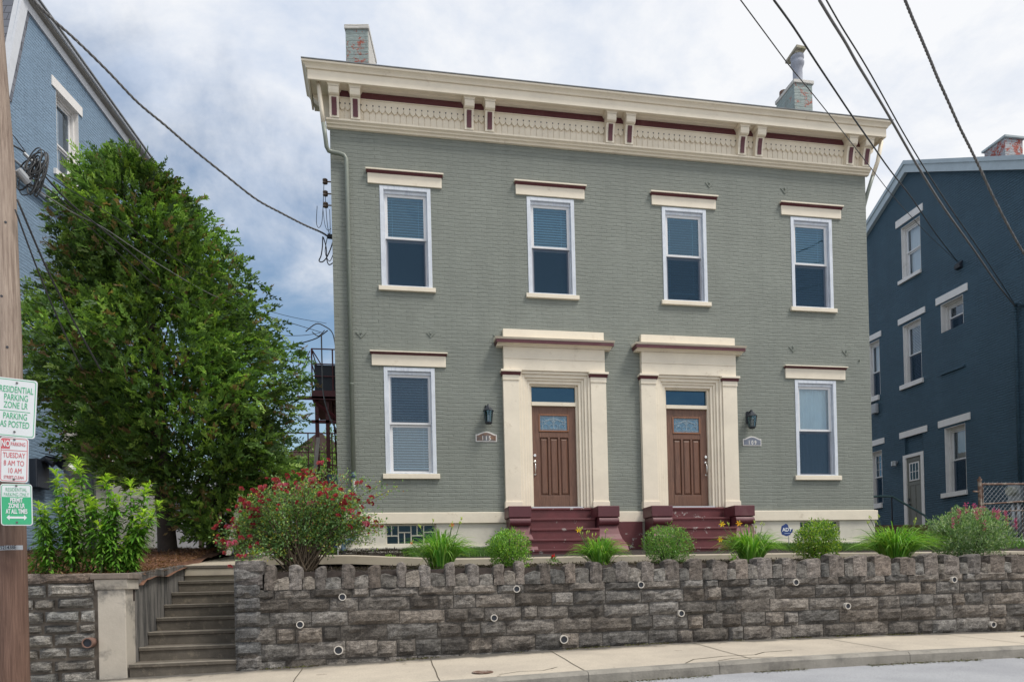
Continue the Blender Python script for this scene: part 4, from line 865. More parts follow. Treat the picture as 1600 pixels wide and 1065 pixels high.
# ------------------------------------------------------------------ navy house on the right (its side wall runs into the picture)
def TR(u, y, z): return (18+y, -u, z)          # u = -Y, inward = +X
N_ = root('brick_house', (22, 4, -.5), 'tall navy blue painted brick house seen side-on at the right', 'house')
YR, ZR = 7.47, 12.43; zf = lambda y: ZR - abs(y-YR)*.563
navops = [(-7.86, -6.98, 8.72, 10.52), (-6.2, -5.3, 6.28, 7.19), (-7.9, -7.07, 5.08, 7.12), (-6.18, -5.35, 1.08, 3.17), (-8.05, -7.10, .09, 2.63), (-9.75, -9.09, 5.08, 7.1), (-9.75, -9.11, 1.12, 3.05), (-7.95, -7.12, 2.63, 3.23)]
w = wall_mesh(TR, -14.5, -.49, -1.0, 8.5, [o for o in navops if o[2] < 8.5], .12); 
zs_ = [8.5, 8.72, 10.52]
w2 = MB(TR); top = [(-14.5, zf(14.5)), (-YR, ZR), (1.5, zf(-1.5))]
def fill(u0, u1):
    w2.add([(u0, 0, 8.5), (u1, 0, 8.5), (u1, 0, zf(-u1)), (u0, 0, zf(-u0))], [(0, 1, 2, 3)])
w2.add([(-14.5, 0, 8.5), (-7.86, 0, 8.5), (-7.86, 0, zf(7.86)), (-14.5, 0, zf(14.5))], [(0, 1, 2, 3)])
w2.add([(-7.86, 0, 8.5), (-6.98, 0, 8.5), (-6.98, 0, 8.72), (-7.86, 0, 8.72)], [(0, 1, 2, 3)])
w2.add([(-7.86, 0, 10.52), (-6.98, 0, 10.52), (-6.98, 0, zf(6.98)), (-YR, 0, ZR), (-7.86, 0, zf(7.86))], [(0, 1, 2, 3, 4)])
w2.add([(-6.98, 0, 8.5), (-.49, 0, 8.5), (-6.98, 0, zf(6.98))], [(0, 1, 2)]); w2.add([(-.49, 0, -1.0), (1.5, 0, -1.0), (1.5, 0, zf(-1.5)), (-.49, 0, 8.5)], [(0, 1, 2, 3)])
for a, c, d, e in [(-7.86, -6.98, 8.72, 10.52)]:
    w2.add([(a, 0, d), (a, .12, d), (a, .12, e), (a, 0, e)], [(0, 1, 2, 3)]); w2.add([(c, 0, d), (c, 0, e), (c, .12, e), (c, .12, d)], [(0, 1, 2, 3)]); w2.add([(a, 0, e), (a, .12, e), (c, .12, e), (c, 0, e)], [(0, 1, 2, 3)])
w.add([(-14.5, 10, -1.0), (1.5, 10, -1.0), (1.5, 10, zf(-1.5)), (-14.5, 10, zf(14.5))], [(0, 1, 2, 3)], None)
w.add([(1.5, 0, -1.0), (1.5, 10, -1.0), (1.5, 10, zf(-1.5)), (1.5, 0, zf(-1.5))], [(0, 1, 2, 3)]); w.add([(-14.5, 0, -1.0), (-14.5, 10, -1.0), (-14.5, 10, zf(14.5)), (-14.5, 0, zf(14.5))], [(0, 1, 2, 3)])
base = len(w.v); w.v += w2.v; w.f += [tuple(i+base for i in f) for f in w2.f]; w.c += w2.c
w.build('brick_wall', Mt['navy'], N_, recalc=False)
b = MB(TR); b.box(-14, 1, 2.5, 9.5, -.9, 9.0)
for zz in (.0, 3.9, 7.9): b.box(-14, 1, .2, 2.5, zz, zz+.1)
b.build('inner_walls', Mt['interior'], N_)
def roofN():
    b = MB(TR); t = .16
    for ya, yb in ((YR, 15.0), (YR, -2.0)):
        b.add([(-ya, -.10, zf(ya)+.06), (-ya, 10.1, zf(ya)+.06), (-yb, 10.1, zf(yb)+.06), (-yb, -.10, zf(yb)+.06), (-ya, -.10, zf(ya)+.06+t), (-ya, 10.1, zf(ya)+.06+t), (-yb, 10.1, zf(yb)+.06+t), (-yb, -.10, zf(yb)+.06+t)], [(0, 3, 2, 1), (4, 5, 6, 7), (0, 1, 5, 4), (1, 2, 6, 5), (2, 3, 7, 6), (3, 0, 4, 7)])
    b.build('roof', Mt['shingle'], N_)
    m = pmat('pale_grey_trim', (.42, .50, .55), .55, .08, 3)
    for ya, yb in ((YR, 15.0), (YR, -2.0)):
        b = MB(TR); h = .24
        b.add([(-ya, -.13, zf(ya)-h+.07), (-yb, -.13, zf(yb)-h+.07), (-yb, -.13, zf(yb)+.20), (-ya, -.13, zf(ya)+.20), (-ya, -.0, zf(ya)-h+.07), (-yb, -.0, zf(yb)-h+.07), (-yb, -.0, zf(yb)+.20), (-ya, -.0, zf(ya)+.20)], [(0, 1, 2, 3), (0, 4, 5, 1), (3, 2, 6, 7)])
        b.add([(-ya, -.17, zf(ya)+.10), (-yb, -.17, zf(yb)+.10), (-yb, -.17, zf(yb)+.235), (-ya, -.17, zf(ya)+.235), (-ya, -.0, zf(ya)+.10), (-yb, -.0, zf(yb)+.10), (-yb, -.0, zf(yb)+.235), (-ya, -.0, zf(ya)+.235)], [(0, 1, 2, 3), (0, 4, 5, 1), (3, 2, 6, 7)])
        b.build('rake_board', m, N_)
roofN()
wh = Mt['white']
def win2(T, H_, cx, hw, z0, z1, zm, kind, lint, sill, gl=None, g=None, depth=.10):
    TT = lambda u, y, z: T(u, y+depth, z)
    f = window(TT, H_, cx, hw, z0, z1, zm, kind, frame_mat=wh, glass=g or Mt['glass_clear'], trim=.055, sidew=.06)
    if lint: MB(T).box(lint[0], lint[1], -.03, .04, lint[2], lint[3]).build('lintel', wh, f, bevel=.006)
    if sill: MB(T).box(sill[0], sill[1], -.07, depth, sill[2], sill[3]).build('sill', wh, f, bevel=.006)
    b = MB(T); b.box(cx-hw+.002, cx-hw+.012, .0, depth+.0, z0, z1); b.box(cx+hw-.012, cx+hw-.002, .0, depth, z0, z1); b.box(cx-hw+.012, cx+hw-.012, .0, depth, z1-.01, z1); b.build('jamb_lining', wh, f)
    return f
win2(TR, N_, -7.42, .44, 8.72, 10.52, 9.62, 'c', (-8.09, -6.83, 10.62, 10.87), (-8.01, -6.97, 8.60, 8.72))
win2(TR, N_, -5.75, .45, 6.28, 7.19, 6.72, 's', (-6.38, -5.11, 7.235, 7.468), None, depth=.2)
win2(TR, N_, -7.485, .415, 5.08, 7.12, 6.05, 'fs', (-8.10, -6.85, 7.215, 7.42), (-8.06, -7.0, 4.925, 5.08))
win2(TR, N_, -5.765, .415, 1.08, 3.17, 2.12, 'cs', (-6.42, -5.14, 3.235, 3.46), (-6.34, -5.32, .93, 1.08), depth=.16)
win2(TR, N_, -9.42, .33, 5.08, 7.1, 6.0, 'cs', (-10.0, -8.97, 7.165, 7.37), (-10.0, -9.15, 4.9, 5.08))
win2(TR, N_, -9.43, .32, 1.12, 3.05, 2.1, 'gs', (-10.0, -8.95, 3.265, 3.47), (-10.0, -9.14, .94, 1.12), g=Mt['glass'])
# side door
f = MB(TR).ring(-8.05, -7.10, .09, 2.63, .13, -.02, .10, .11, 0).build('door_frame', wh, N_, bevel=.005)
MB(TR).box(-8.18, -6.90, -.03, .03, 3.245, 3.458).build('lintel', wh, f, bevel=.006)
d = MB(TR).box(-7.92, -7.23, .05, .09, .10, 2.52).build('door', Mt['greydoor'], N_)
b = MB(TR); b.ring(-7.92, -7.23, .10, 2.52, .11, .035, .05, .14, .2); b.box(-7.60, -7.55, .035, .05, .3, 1.55); b.box(-7.81, -7.34, .035, .05, 1.55, 1.66); b.build('door_moulding', Mt['greydoor'], d, bevel=.004)
b = MB(TR); b.ring(-7.80, -7.35, 1.70, 2.33, .04, .02, .05); b.box(-7.66, -7.64, .02, .05, 1.74, 2.29); b.box(-7.52, -7.50, .02, .05, 1.74, 2.29); b.box(-7.76, -7.39, .022, .05, 2.0, 2.02); b.build('light_grid', wh, d)
MB(TR).add([(-7.77, .03, 1.73), (-7.38, .03, 1.73), (-7.38, .03, 2.3), (-7.77, .03, 2.3)], [(0, 1, 2, 3)]).build('door_light', Mt['glassblock'], d, recalc=False)
b = MB(TR); b.box(-7.88, -7.82, -.0, .035, 1.02, 1.12); b.box(-7.88, -7.80, -.02, .035, .86, .93); b.build('door_lock', Mt['black'], d)
b = MB(TR); b.box(-7.95, -7.12, .07, .10, 2.64, 3.24); b.build('blocked_transom', Mt['navy'], N_)
b = MB(TR); b.box(-6.25, -5.30, -.05, 0, 4.92, 4.98); b.build('blocked_window_sill', Mt['navy'], N_)
b = MB(TR); b.box(-9.45, -9.2, -.14, 0, 4.42, 4.78); b.build('vent_hood', Mt['grey'], N_, bevel=.03)
b = MB(TR); b.tube([(-8.37, 0, 2.46), (-8.37, -.12, 2.46)], .06, 10); b.tube([(-8.37, -.12, 2.50), (-8.37, -.12, 2.33)], .09, 10); b.build('porch_light', Mt['galv'], N_)
b = MB(TR); b.prism_x([(-.02, 8.24), (-.12, 8.12), (-.10, 8.04), (0, 8.02), (0, 8.24)], -5.5, -5.28); b.build('cable_bracket', Mt['black'], N_)
b = MB(TR); b.tube([(-3.15, -.10, 5.98), (-3.22, -.12, 6.10), (-3.35, -.10, 6.12), (-3.42, -.07, 6.0), (-3.43, -.06, 5.7), (-3.43, -.06, .95)], .045, 8); b.build('electric_conduit', Mt['navy'], N_, smooth=True)
c = MB(); c.box(18.3, 18.92, 3.96, 4.68, 9.9, 11.27); ch = c.build('chimney', Mt['chimney2'], N_, bevel=.01); MB().box(18.25, 18.98, 3.90, 4.74, 11.272, 11.34).build('chimney_cap', pmat('grey_cap', (.40, .46, .48), .8, .15, 5), ch, bevel=.01)
tag(ch, 'squat chimney with patchy white paint peeling off red brick')
# electric meters on the navy wall
for k, yy in enumerate((3.55, 2.75)):
    o = root('electric_meter', (17.9, yy, .7), ['grey electric meter with two pipes below, left of the pair behind the wire fence', 'grey electric meter at the right edge behind the wire fence'][k], 'electric meter')
    b = MB(TR); b.box(-yy-.2, -yy+.2, -.16, -.01, .45, 1.0); b.build('meter_box', Mt['galv'], o, bevel=.02)
    b = MB(TR); b.tube([(-yy-.02, -.16, .80), (-yy-.02, -.30, .80)], .13, 18); b.build('meter_dial', pmat('meter_glass', (.42, .42, .36), .25, .4, 20), o, bevel=.01)
    b = MB(TR); b.tube([(-yy-.09, -.08, .45), (-yy-.09, -.08, -.45)], .05, 8); b.tube([(-yy+.09, -.08, .45), (-yy+.09, -.08, -.45)], .05, 8); b.build('meter_pipe', Mt['galv'], o, smooth=True)
# porch slab, steps, rail
ps = root('porch_steps', (17, 6.8, -.6), 'brown sandstone porch slab and steps at the grey side door of the navy house', 'steps')
sandm = pmat('brown_sandstone', (.135, .075, .055), .9, .3, 6, .4, 40)
b = MB(); b.box(12.5, 17.97, 6.3, 9.5, -.16, .075); b.build('porch_slab', sandm, ps, bevel=.01)
for k, (x1, y0, z0, z1) in enumerate([(17.9, 5.95, -.42, -.165), (17.95, 5.6, -.70, -.425)]): MB().box(14.5, x1+.0, y0, 9, z0, z1).build('step', sandm, ps, bevel=.01)
MB().box(12.5, 17.9, 6.4, 9.4, -1.0, -.17).build('porch_base', pmat('porch_brick', (.12, .05, .04), .9, .3, 9, .3, 30), ps)
rl = root('handrail', (16.6, 6.6, .1), 'thin green-grey pipe handrail beside the navy house door', 'handrail')
MB().tube([(13.6, 6.7, .96), (16.05, 6.7, 1.05), (16.45, 6.7, 1.04), (17.45, 6.5, .40), (17.50, 6.48, .33), (17.52, 6.48, .08)], .035, 8).build('rail', pmat('rail_paint', (.09, .16, .16), .5, .15, 6), rl, smooth=True)
MB().tube([(16.42, 6.7, 1.03), (16.42, 6.7, .07)], .025, 6).build('post', Mt['black'], rl)
# chain-link fence
fn = root('chain_link_fence', (14, -1, -.9), 'rusty chain-link fence panel with pale post in front of the navy house', 'fence')
fx0, fx1, fy = 12.32, 15.5, -1.0
MB().tube([(fx0, fy, -1.2), (fx0, fy, .40)], .035, 10).tube([(fx0, fy, .40), (fx0, fy, .44)], .045, 10).tube([(fx0, fy, .44), (fx0, fy, .49)], .02, 8).build('post', Mt['rust'], fn)
MB().tube([(fx1, fy, -1.2), (fx1, fy, .42)], .035, 10).build('post', Mt['rust'], fn)
MB().tube([(fx0, fy, .33), (fx1, fy, .35)], .022, 8).build('top_rail', Mt['rust'], fn)
MB().tube([(fx0, fy, -.09), (fx1, fy, .08)], .016, 8).build('middle_rail', Mt['rust'], fn)
MB().tube([(fx0+.06, fy-.01, .34), (fx0+.06, fy-.01, -.95)], .012, 6).tube([(fx0-.16, fy, .18), (fx0+.02, fy, .17)], .018, 6).build('tension_bar', Mt['rust'], fn)
b = MB(); z0, z1 = -.95, .36; s = .105; hh = z1-z0
n = int((fx1-fx0+hh)/s)
for i in range(n):
    for sg in (1, -1):
        xa = fx0 - hh + i*s; p = (xa, z0); q = (xa+hh, z1)
        if p[0] < fx0: p = (fx0, z0+(fx0-xa))
        if q[0] > fx1: q = (fx1, z1-(q[0]-fx1))
        if q[0]-p[0] < .02: continue
        if sg < 0: p, q = (p[0], z0+z1-p[1]), (q[0], z0+z1-q[1])
        b.tube([(p[0], fy+.004*sg, p[1]), (q[0], fy+.004*sg, q[1])], .0022, 3, cap=False)
for i in range(int((fx1-fx0)/s)):
    b.tube([(fx0+i*s, fy, .35), (fx0+i*s+.02, fy, .385)], .0022, 3, cap=False)
b.build('wire_mesh', Mt['galv'], fn, recalc=False)
fn2 = root('iron_fence', (14, -.2, -.9), 'dark low iron fence in the shade behind the wire mesh fence', 'fence')
b = MB()
for i in range(20): b.tube([(12.9+i*.16, .4, -1.1), (12.9+i*.16, .4, .0)], .012, 4)
b.build('bars', Mt['rust'], fn2); MB().tube([(12.8, .4, -.12), (16, .4, -.06)], .016, 5).build('rail', Mt['rust'], fn2)
def rock(x, y, z, sx, sy, sz, label, seed, tint):
    b = MB(); nu, nv = 18, 10; vs = []
    for j in range(nv+1):
        for i in range(nu):
            th = 2*PI*i/nu; ph = PI*j/nv; d = Vector((math.sin(ph)*math.cos(th), math.sin(ph)*math.sin(th), math.cos(ph))); k = 1+.25*noise.noise(d*1.7+Vector((seed, 0, 0)))+.08*noise.noise(d*6+Vector((seed, 3, 0)))
            vs.append((x+d.x*k*sx, y+d.y*k*sy, z+d.z*k*sz))
    b.add(vs, [(j*nu+i, (j+1)*nu+i, (j+1)*nu+(i+1) % nu, j*nu+(i+1) % nu) for j in range(nv) for i in range(nu)], tint); o = b.build('boulder', Mt['stone'], None, recalc=True); tag(o, label, 'boulder')
rock(10.42, -4.15, -1.16, .27, .2, .16, 'rounded brown boulder resting on the right end of the stone wall', 4, (.30, .25, .21))

# ------------------------------------------------------------------ slate blue house on the left
nL = Vector((.98392, -.17859)); eL = Vector((.17859, .98392))
def TL(u, y, z): return (CAM.x - 11*nL.x + eL.x*u - nL.x*y, CAM.y - 11*nL.y + eL.y*u - nL.y*y, z)
c0 = TL(14, 4, -.8)
Lh = root('brick_house', c0, 'tall slate blue painted brick house behind the utility pole at the left', 'house')
Mt['blue'] = Mt['blue']
u0, u1 = 15.55, 17.35; zr = lambda u: 12.30-(u-16.27)*.115
b = MB(TL); wo = (17.35, 18.25, 8.94, 10.97)
# lower wall ends at u=17.35; above z=4.2 the wall runs on to the back
b.add([(u0, 0, -1.2), (u1, 0, -1.2), (u1, 0, 4.2), (u0, 0, 4.2)], [(0, 1, 2, 3)])
for (a, c, d, e) in [(u0, 17.35, 4.2, 8.94), (u0, 17.35, 8.94, 9.6), (17.35, 18.25, 4.2, 8.94), (18.25, 22.5, 4.2, 8.94), (18.25, 22.5, 8.94, 10.97)]:
    b.add([(a, 0, d), (c, 0, d), (c, 0, e), (a, 0, e)], [(0, 1, 2, 3)])
b.add([(u0, 0, 9.6), (17.35, 0, 9.6), (17.35, 0, 10.97), (u0+.24, 0, 10.97)], [(0, 1, 2, 3)])
b.add([(u0+.24, 0, 10.97), (17.35, 0, 10.97), (17.35, 0, zr(17.35)), (16.12, 0, zr(16.27))], [(0, 1, 2, 3)])
b.add([(17.35, 0, 10.97), (22.5, 0, 10.97), (22.5, 0, zr(22.5)), (17.35, 0, zr(17.35))], [(0, 1, 2, 3)])
a, c, d, e = wo
b.add([(a, 0, d), (a, .14, d), (a, .14, e), (a, 0, e)], [(0, 1, 2, 3)]); b.add([(c, 0, d), (c, 0, e), (c, .14, e), (c, .14, d)], [(0, 1, 2, 3)]); b.add([(a, 0, e), (a, .14, e), (c, .14, e), (c, 0, e)], [(0, 1, 2, 3)])
b.add([(u1, 0, -1.2), (u1, 8, -1.2), (u1, 8, 4.2), (u1, 0, 4.2)], [(0, 1, 2, 3)]); b.add([(u1, 0, 4.2), (22.5, 0, 4.2), (22.5, 8, 4.2), (u1, 8, 4.2)], [(0, 1, 2, 3)])
b.add([(22.5, 0, 4.2), (22.5, 8, 4.2), (22.5, 8, zr(22.5)), (22.5, 0, zr(22.5))], [(0, 1, 2, 3)])
b.add([(u0, 0, -1.2), (u0, 8, -1.2), (u0, 8, 9.6), (u0, 0, 9.6)], [(0, 1, 2, 3)])
b.build('brick_wall', Mt['blue'], Lh, recalc=False)
b = MB(TL); b.add([(u0-.1, -.02, 9.55), (u0-.1, 8, 9.55), (16.16, 8, zr(16.27)+.1), (16.16, -.02, zr(16.27)+.1), (u0+.2, -.02, 9.55), (u0+.2, 8, 9.55), (16.5, 8, zr(16.27)+.1), (16.5, -.02, zr(16.27)+.1)], [(0, 1, 2, 3), (4, 7, 6, 5), (0, 3, 7, 4)]); b.build('mansard_slope', Mt['shingle'], Lh, recalc=True)
lt = pmat('soft_white_trim', (.60, .62, .66), .55, .08, 3, dirt=(.40, .42, .46), dscale=3, dlo=.5, dhi=.85)
b = MB(TL); b.add([(u0-.13, -.06, 9.5), (u0+.05, -.06, 9.5), (16.36, -.06, 12.35), (16.14, -.06, 12.35), (u0-.13, .12, 9.5), (u0+.05, .12, 9.5), (16.36, .12, 12.35), (16.14, .12, 12.35)], [(0, 1, 2, 3), (0, 3, 7, 4), (1, 5, 6, 2)]); b.build('corner_board', lt, Lh)
def rakeL(dz0, dz1, y0, y1, name, mat):
    b = MB(TL); ua, ub = 16.1, 22.7
    b.add([(ua, y0, zr(ua)+dz0), (ub, y0, zr(ub)+dz0), (ub, y1, zr(ub)+dz0), (ua, y1, zr(ua)+dz0), (ua, y0, zr(ua)+dz1), (ub, y0, zr(ub)+dz1), (ub, y1, zr(ub)+dz1), (ua, y1, zr(ua)+dz1)], [(0, 3, 2, 1), (4, 5, 6, 7), (0, 1, 5, 4), (1, 2, 6, 5), (2, 3, 7, 6), (3, 0, 4, 7)]); return b.build(name, mat, Lh)
rakeL(-.20, .02, -.05, .1, 'rake_board', lt); rakeL(.022, .06, -.16, .1, 'rake_shadow_board', pmat('tan_board', (.30, .28, .25), .6, .1, 3)); rakeL(.062, .13, -.22, 8, 'roof_edge', lt); rakeL(.132, .17, -.26, 8, 'roof', Mt['roofing'])
TLw = lambda u, y, z: TL(u, y, z)
win2(TL, Lh, 17.80, .45, 8.94, 10.97, 9.80, 'h', (17.18, 18.40, 10.97, 11.22), (17.2, 18.4, 8.80, 8.94), depth=.12)
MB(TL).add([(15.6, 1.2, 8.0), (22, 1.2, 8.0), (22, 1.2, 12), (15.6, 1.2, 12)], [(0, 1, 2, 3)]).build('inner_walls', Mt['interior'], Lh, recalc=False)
b = MB(TL); b.tube([(15.6, -.08, 7.94), (22.4, -.08, 7.94)], .055, 8); b.tube([(15.6, -.06, 8.25), (22.4, -.06, 8.25)], .03, 8); b.build('wall_pipe', pmat('dull_blue_pipe', (.20, .23, .27), .6, .1, 4), Lh, smooth=True)
b = MB(TL); b.tube([(19.6, -.02, 4.5), (19.6, -.02, 11.1)], .012, 5); b.tube([(19.6, -.02, 11.1), (20.1, -.02, 10.4), (20.5, -.02, 9.4), (20.9, -.02, 8)], .012, 5); b.build('wall_cable', Mt['cable'], Lh)
b = MB(TL); b.box(17.36, 22, .12, 8, -1.0, 4.19); b.build('siding_wing', Mt['siding'], Lh)
b = MB(TL); b.box(17.37, 19.4, -.35, .12, 2.02, 2.10); b.build('canopy_edge', wh, Lh)
fl = root('floodlight', TL(16.45, -.1, 1.6), 'pair of dark floodlight heads on a box fixed to the blue house wall', 'floodlight')
b = MB(TL); b.box(16.1, 16.55, -.18, 0, .95, 1.62); b.build('junction_box', Mt['black'], fl, bevel=.02)
for k in (0, 1):
    uu = 16.3+k*.36; b = MB(TL); b.tube([(uu, -.12, 1.58), (uu+.04, -.24, 1.64), (uu+.10, -.40, 1.56)], [.05, .085, .13], 12); b.build('lamp_head', Mt['black'], fl)
    b = MB(TL); b.prism_x([(-.16, 1.78), (-.50, 1.70), (-.50, 1.69), (-.16, 1.77)], uu-.08, uu+.26); b.build('hood', Mt['black'], fl)
MB(TL).tube([(16.78, -.44, 1.52), (16.86, -.56, 1.40)], [.13, .12], 14).build('lens', Mt['chrome'], fl)
lp = root('lamp_post', (-6.1, 2.6, -.8), 'black square lamp post with lantern half hidden in the conifer', 'lamp post')
b = MB(); b.box(-6.17, -6.03, 2.53, 2.67, -1, 1.72); b.box(-6.20, -6.0, 2.5, 2.70, 1.60, 1.66); b.build('post', Mt['black'], lp, bevel=.01)
b = MB(); b.lathe([(.09, 1.72), (.16, 1.80), (.2, 2.1), (.24, 2.12), (.02, 2.35)], -6.1, 2.6, 6); b.build('lantern_head', Mt['black'], lp)

# ------------------------------------------------------------------ behind the house: fire escape, deck, fence, distant house
fe = root('fire_escape', (-1.3, 6.5, -.7), 'dark red steel fire escape landing and stairs on the side of the green house', 'fire escape')
RS = Mt['redsteel']
MB().box(-1.82, XL, 5.9, 8.4, 3.62, 3.84).box(-2.2, XL, 5.9, 6.0, 3.60, 3.68).build('landing', RS, fe)
b = MB()
for z in (4.24, 4.57, 4.98): b.tube([(-1.80, 8.3, z), (-1.80, 5.95, z), (XL, 5.95, z)], .018, 6)
for p in ((-1.80, 5.95), (-1.80, 7.1), (-1.80, 8.3), (-1.25, 5.95)): b.tube([(*p, 3.8), (*p, 4.98)], .02, 6)
b.tube([(-1.80, 5.95, 4.98), (-1.55, 5.95, 4.55)], .016, 6); b.tube([(-1.84, 5.9, 4.9), (-2.16, 5.95, 4.15), (-2.18, 5.95, 3.66)], .013, 5)
b.build('railing', RS, fe); MB().box(-1.74, XL, 6.0, 6.05, 3.86, 4.56).build('screen_panel', pmat('dark_panel', (.02, .025, .035), .6, .1, 3), fe)
b = MB()
for x in (-1.70, -1.42): b.box(x-.05, x+.05, 6.0, 6.1, -.8, 3.6)
b.box(-1.85, XL, 6.0, 6.08, 2.98, 3.06); b.build('post', RS, fe)
b = MB(); n = 13
for i in range(n):
    t = i/(n-1); y = 6.3+3.2*t; z = .2+3.3*(1-t)
    b.box(-1.28, -.86, y, y+.28, z, z+.045)
b.build('stair_tread', RS, fe)
b = MB()
for x in (-1.30, -.86): b.add([(x, 6.2, 3.62), (x+.03, 6.2, 3.62), (x+.03, 9.6, .0), (x, 9.6, .0), (x, 6.2, 3.40), (x+.03, 6.2, 3.40), (x+.03, 9.4, -.1), (x, 9.4, -.1)], [(0, 1, 2, 3), (4, 7, 6, 5), (0, 3, 7, 4), (1, 5, 6, 2)])
b.tube([(-1.75, 5.98, 3.55), (-1.1, 5.98, 3.05), (-.85, 5.98, 2.9)], .05, 4); b.build('stringer', RS, fe)
dk = root('wooden_deck', (-3, 12, -.6), 'dark red raised deck with thin railings behind the rose bush', 'deck')
MB().box(-5.0, -.9, 12, 15, 2.30, 2.52).build('deck_floor', pmat('deck_boards', (.20, .075, .05), .7, .2, 4), dk); MB().box(-5.0, -.9, 11.93, 11.99, 1.9, 2.45).build('fascia', RS, dk)
b = MB()
for z in (2.85, 3.3, 3.98): b.tube([(-5, 12, z), (-.9, 12, z)], .025, 5)
for i in range(6): b.tube([(-5+i*.82, 12, 2.4), (-5+i*.82, 12, 3.98)], .025, 5)
b.build('railing', RS, dk)
b = MB()
for x in (-4.9, -3.4, -1.9, -1.0): b.box(x-.06, x+.06, 12.1, 12.2, -.8, 2.3)
b.build('post', RS, dk)
ub = root('utility_box', (-1.5, 7, -.7), 'blue-grey cabinet standing under the fire escape stairs', 'cabinet')
MB().box(-1.42, -1.0, 5.2, 5.7, .95, 1.45).box(-1.36, -1.06, 5.3, 5.6, -.8, .95).build('cabinet', Mt['pipe'], ub, bevel=.01)
bd = MB().add([(-2.02, 5.0, -.8), (-1.92, 5.0, -.8), (-1.55, 5.1, 2.4), (-1.65, 5.1, 2.4), (-2.02, 5.03, -.8), (-1.92, 5.03, -.8), (-1.55, 5.13, 2.4), (-1.65, 5.13, 2.4)], [(0, 1, 2, 3), (4, 7, 6, 5), (0, 3, 7, 4), (1, 5, 6, 2), (0, 4, 5, 1), (3, 2, 6, 7)]).build('leaning_plank', Mt['whitewood'], None); tag(bd, 'long pale board leaning behind the rose bush under the fire escape', 'plank')
pf = root('picket_fence', (-1.8, 1.5, -.8), 'weathered tan wooden fence with gaps behind the rose bush', 'fence')
b = MB()
for i in range(22):
    if i in (9, 10, 15, 17, 19): continue
    x = -3.7+i*.135; b.box(x, x+.095, 1.5, 1.53, -.82, .42+random.uniform(-.02, .02))
b.build('pickets', Mt['fencewood'], pf); MB().box(-3.7, -.86, 1.54, 1.58, .1, .18).box(-3.7, -.86, 1.54, 1.58, -.5, -.42).build('fence_rail', Mt['fencewood'], pf)
b = MB()
for x in (-1.55, -1.18): b.box(x-.05, x+.05, 1.4, 1.49, -.85, .9)
b.build('fence_post', RS, pf)
wp = MB().add([(-2.62, -1.2, -.92), (-2.54, -1.2, -.92), (-2.33, -1.15, .1), (-2.41, -1.15, .1), (-2.62, -1.17, -.92), (-2.54, -1.17, -.92), (-2.33, -1.12, .1), (-2.41, -1.12, .1)], [(0, 1, 2, 3), (4, 7, 6, 5), (0, 3, 7, 4), (1, 5, 6, 2), (0, 4, 5, 1), (3, 2, 6, 7)]).build('leaning_stake', Mt['whitewood'], None); tag(wp, 'short bare stake leaning to the right at the left of the rose bush', 'stake')
dh = root('distant_house', (-3.2, 26, 0), 'small brown gabled roof of a distant house seen between the conifer and the green house', 'house')
MB().prism_y([(-4.9, 5.6), (-3.25, 6.85), (-1.4, 5.6), (-1.4, 5.4), (-4.9, 5.4)], 25, 30).build('roof', pmat('brown_roof', (.10, .065, .055), .9, .2, 3), dh); MB().box(-4.6, -1.7, 25.3, 29.8, -1, 5.4).build('wall', pmat('brown_wall', (.17, .11, .09), .9, .2, 2), dh)
gw = root('garage', (-9, 14, -.6), 'pale grey outbuilding glimpsed behind the conifer trunk', 'shed')
b = MB(); b.box(-11, -5.2, 13, 17, -1, 1.9); b.build('wall', pmat('pale_grey_siding', (.50, .50, .52), .7, .1, 1, dirt=(.3, .3, .3), dscale=2), gw); MB().prism_x([(12.7, 1.9), (15, 2.7), (17.3, 1.9)], -11.2, -5.0).build('roof', Mt['roofing'], gw)

# ------------------------------------------------------------------ utility pole, signs, wires
pc = lambda D, px, py: CAM + D*(F + Rr*((px-800)/1099.24) + U*((532.5+373.03-py)/1099.24))
up = root('utility_pole', (-3.74, -5.85, -2.6), 'weathered wooden utility pole carrying three parking signs at the left edge', 'utility pole')
rb = Vector((Rr.x, Rr.y, 0)).normalized()
edge = [(Vector((-3.715, -5.885, 5.4)), .150), (Vector((-3.68, -5.885, 4.295)), .152), (Vector((-3.594, -5.892, 2.768)), .156), (Vector((-3.569, -5.887, 1.049)), .162), (Vector((-3.570, -5.877, -.682)), .170), (Vector((-3.564, -5.869, -2.394)), .176), (Vector((-3.562, -5.87, -2.9)), .178)]
edge = [(e, r*.9) for e, r in edge]
ax = [e-rb*r for e, r in edge]
MB().tube(ax, [r for e, r in edge], 24).build('pole_shaft', Mt['polewood'], up, smooth=True)
for (k, z) in ((.2, 2.63), (.6, 2.2), (-.2, 1.9), (.35, 1.45), (-.1, 3.3), (.1, 3.9), (.5, .95), (.2, 3.0)):
    i = next(j for j in range(len(ax)-1) if ax[j+1].z <= z <= ax[j].z); t = (z-ax[i].z)/(ax[i+1].z-ax[i].z); c = ax[i].lerp(ax[i+1], t); r = edge[i][1]
    dr = (rb*math.sin(k*1.5) - Vector((F.x, F.y, 0))*math.cos(k*1.5)).normalized(); MB().tube([c+dr*(r-.01), c+dr*(r+.006)], .012, 8).build('bolt', Mt['black'], up)
c = ax[4]; b = MB(); 
sgd = (rb*math.cos(R(20)) + Vector((F.x, F.y, 0))*math.sin(R(20))).normalized()     # direction along the signs
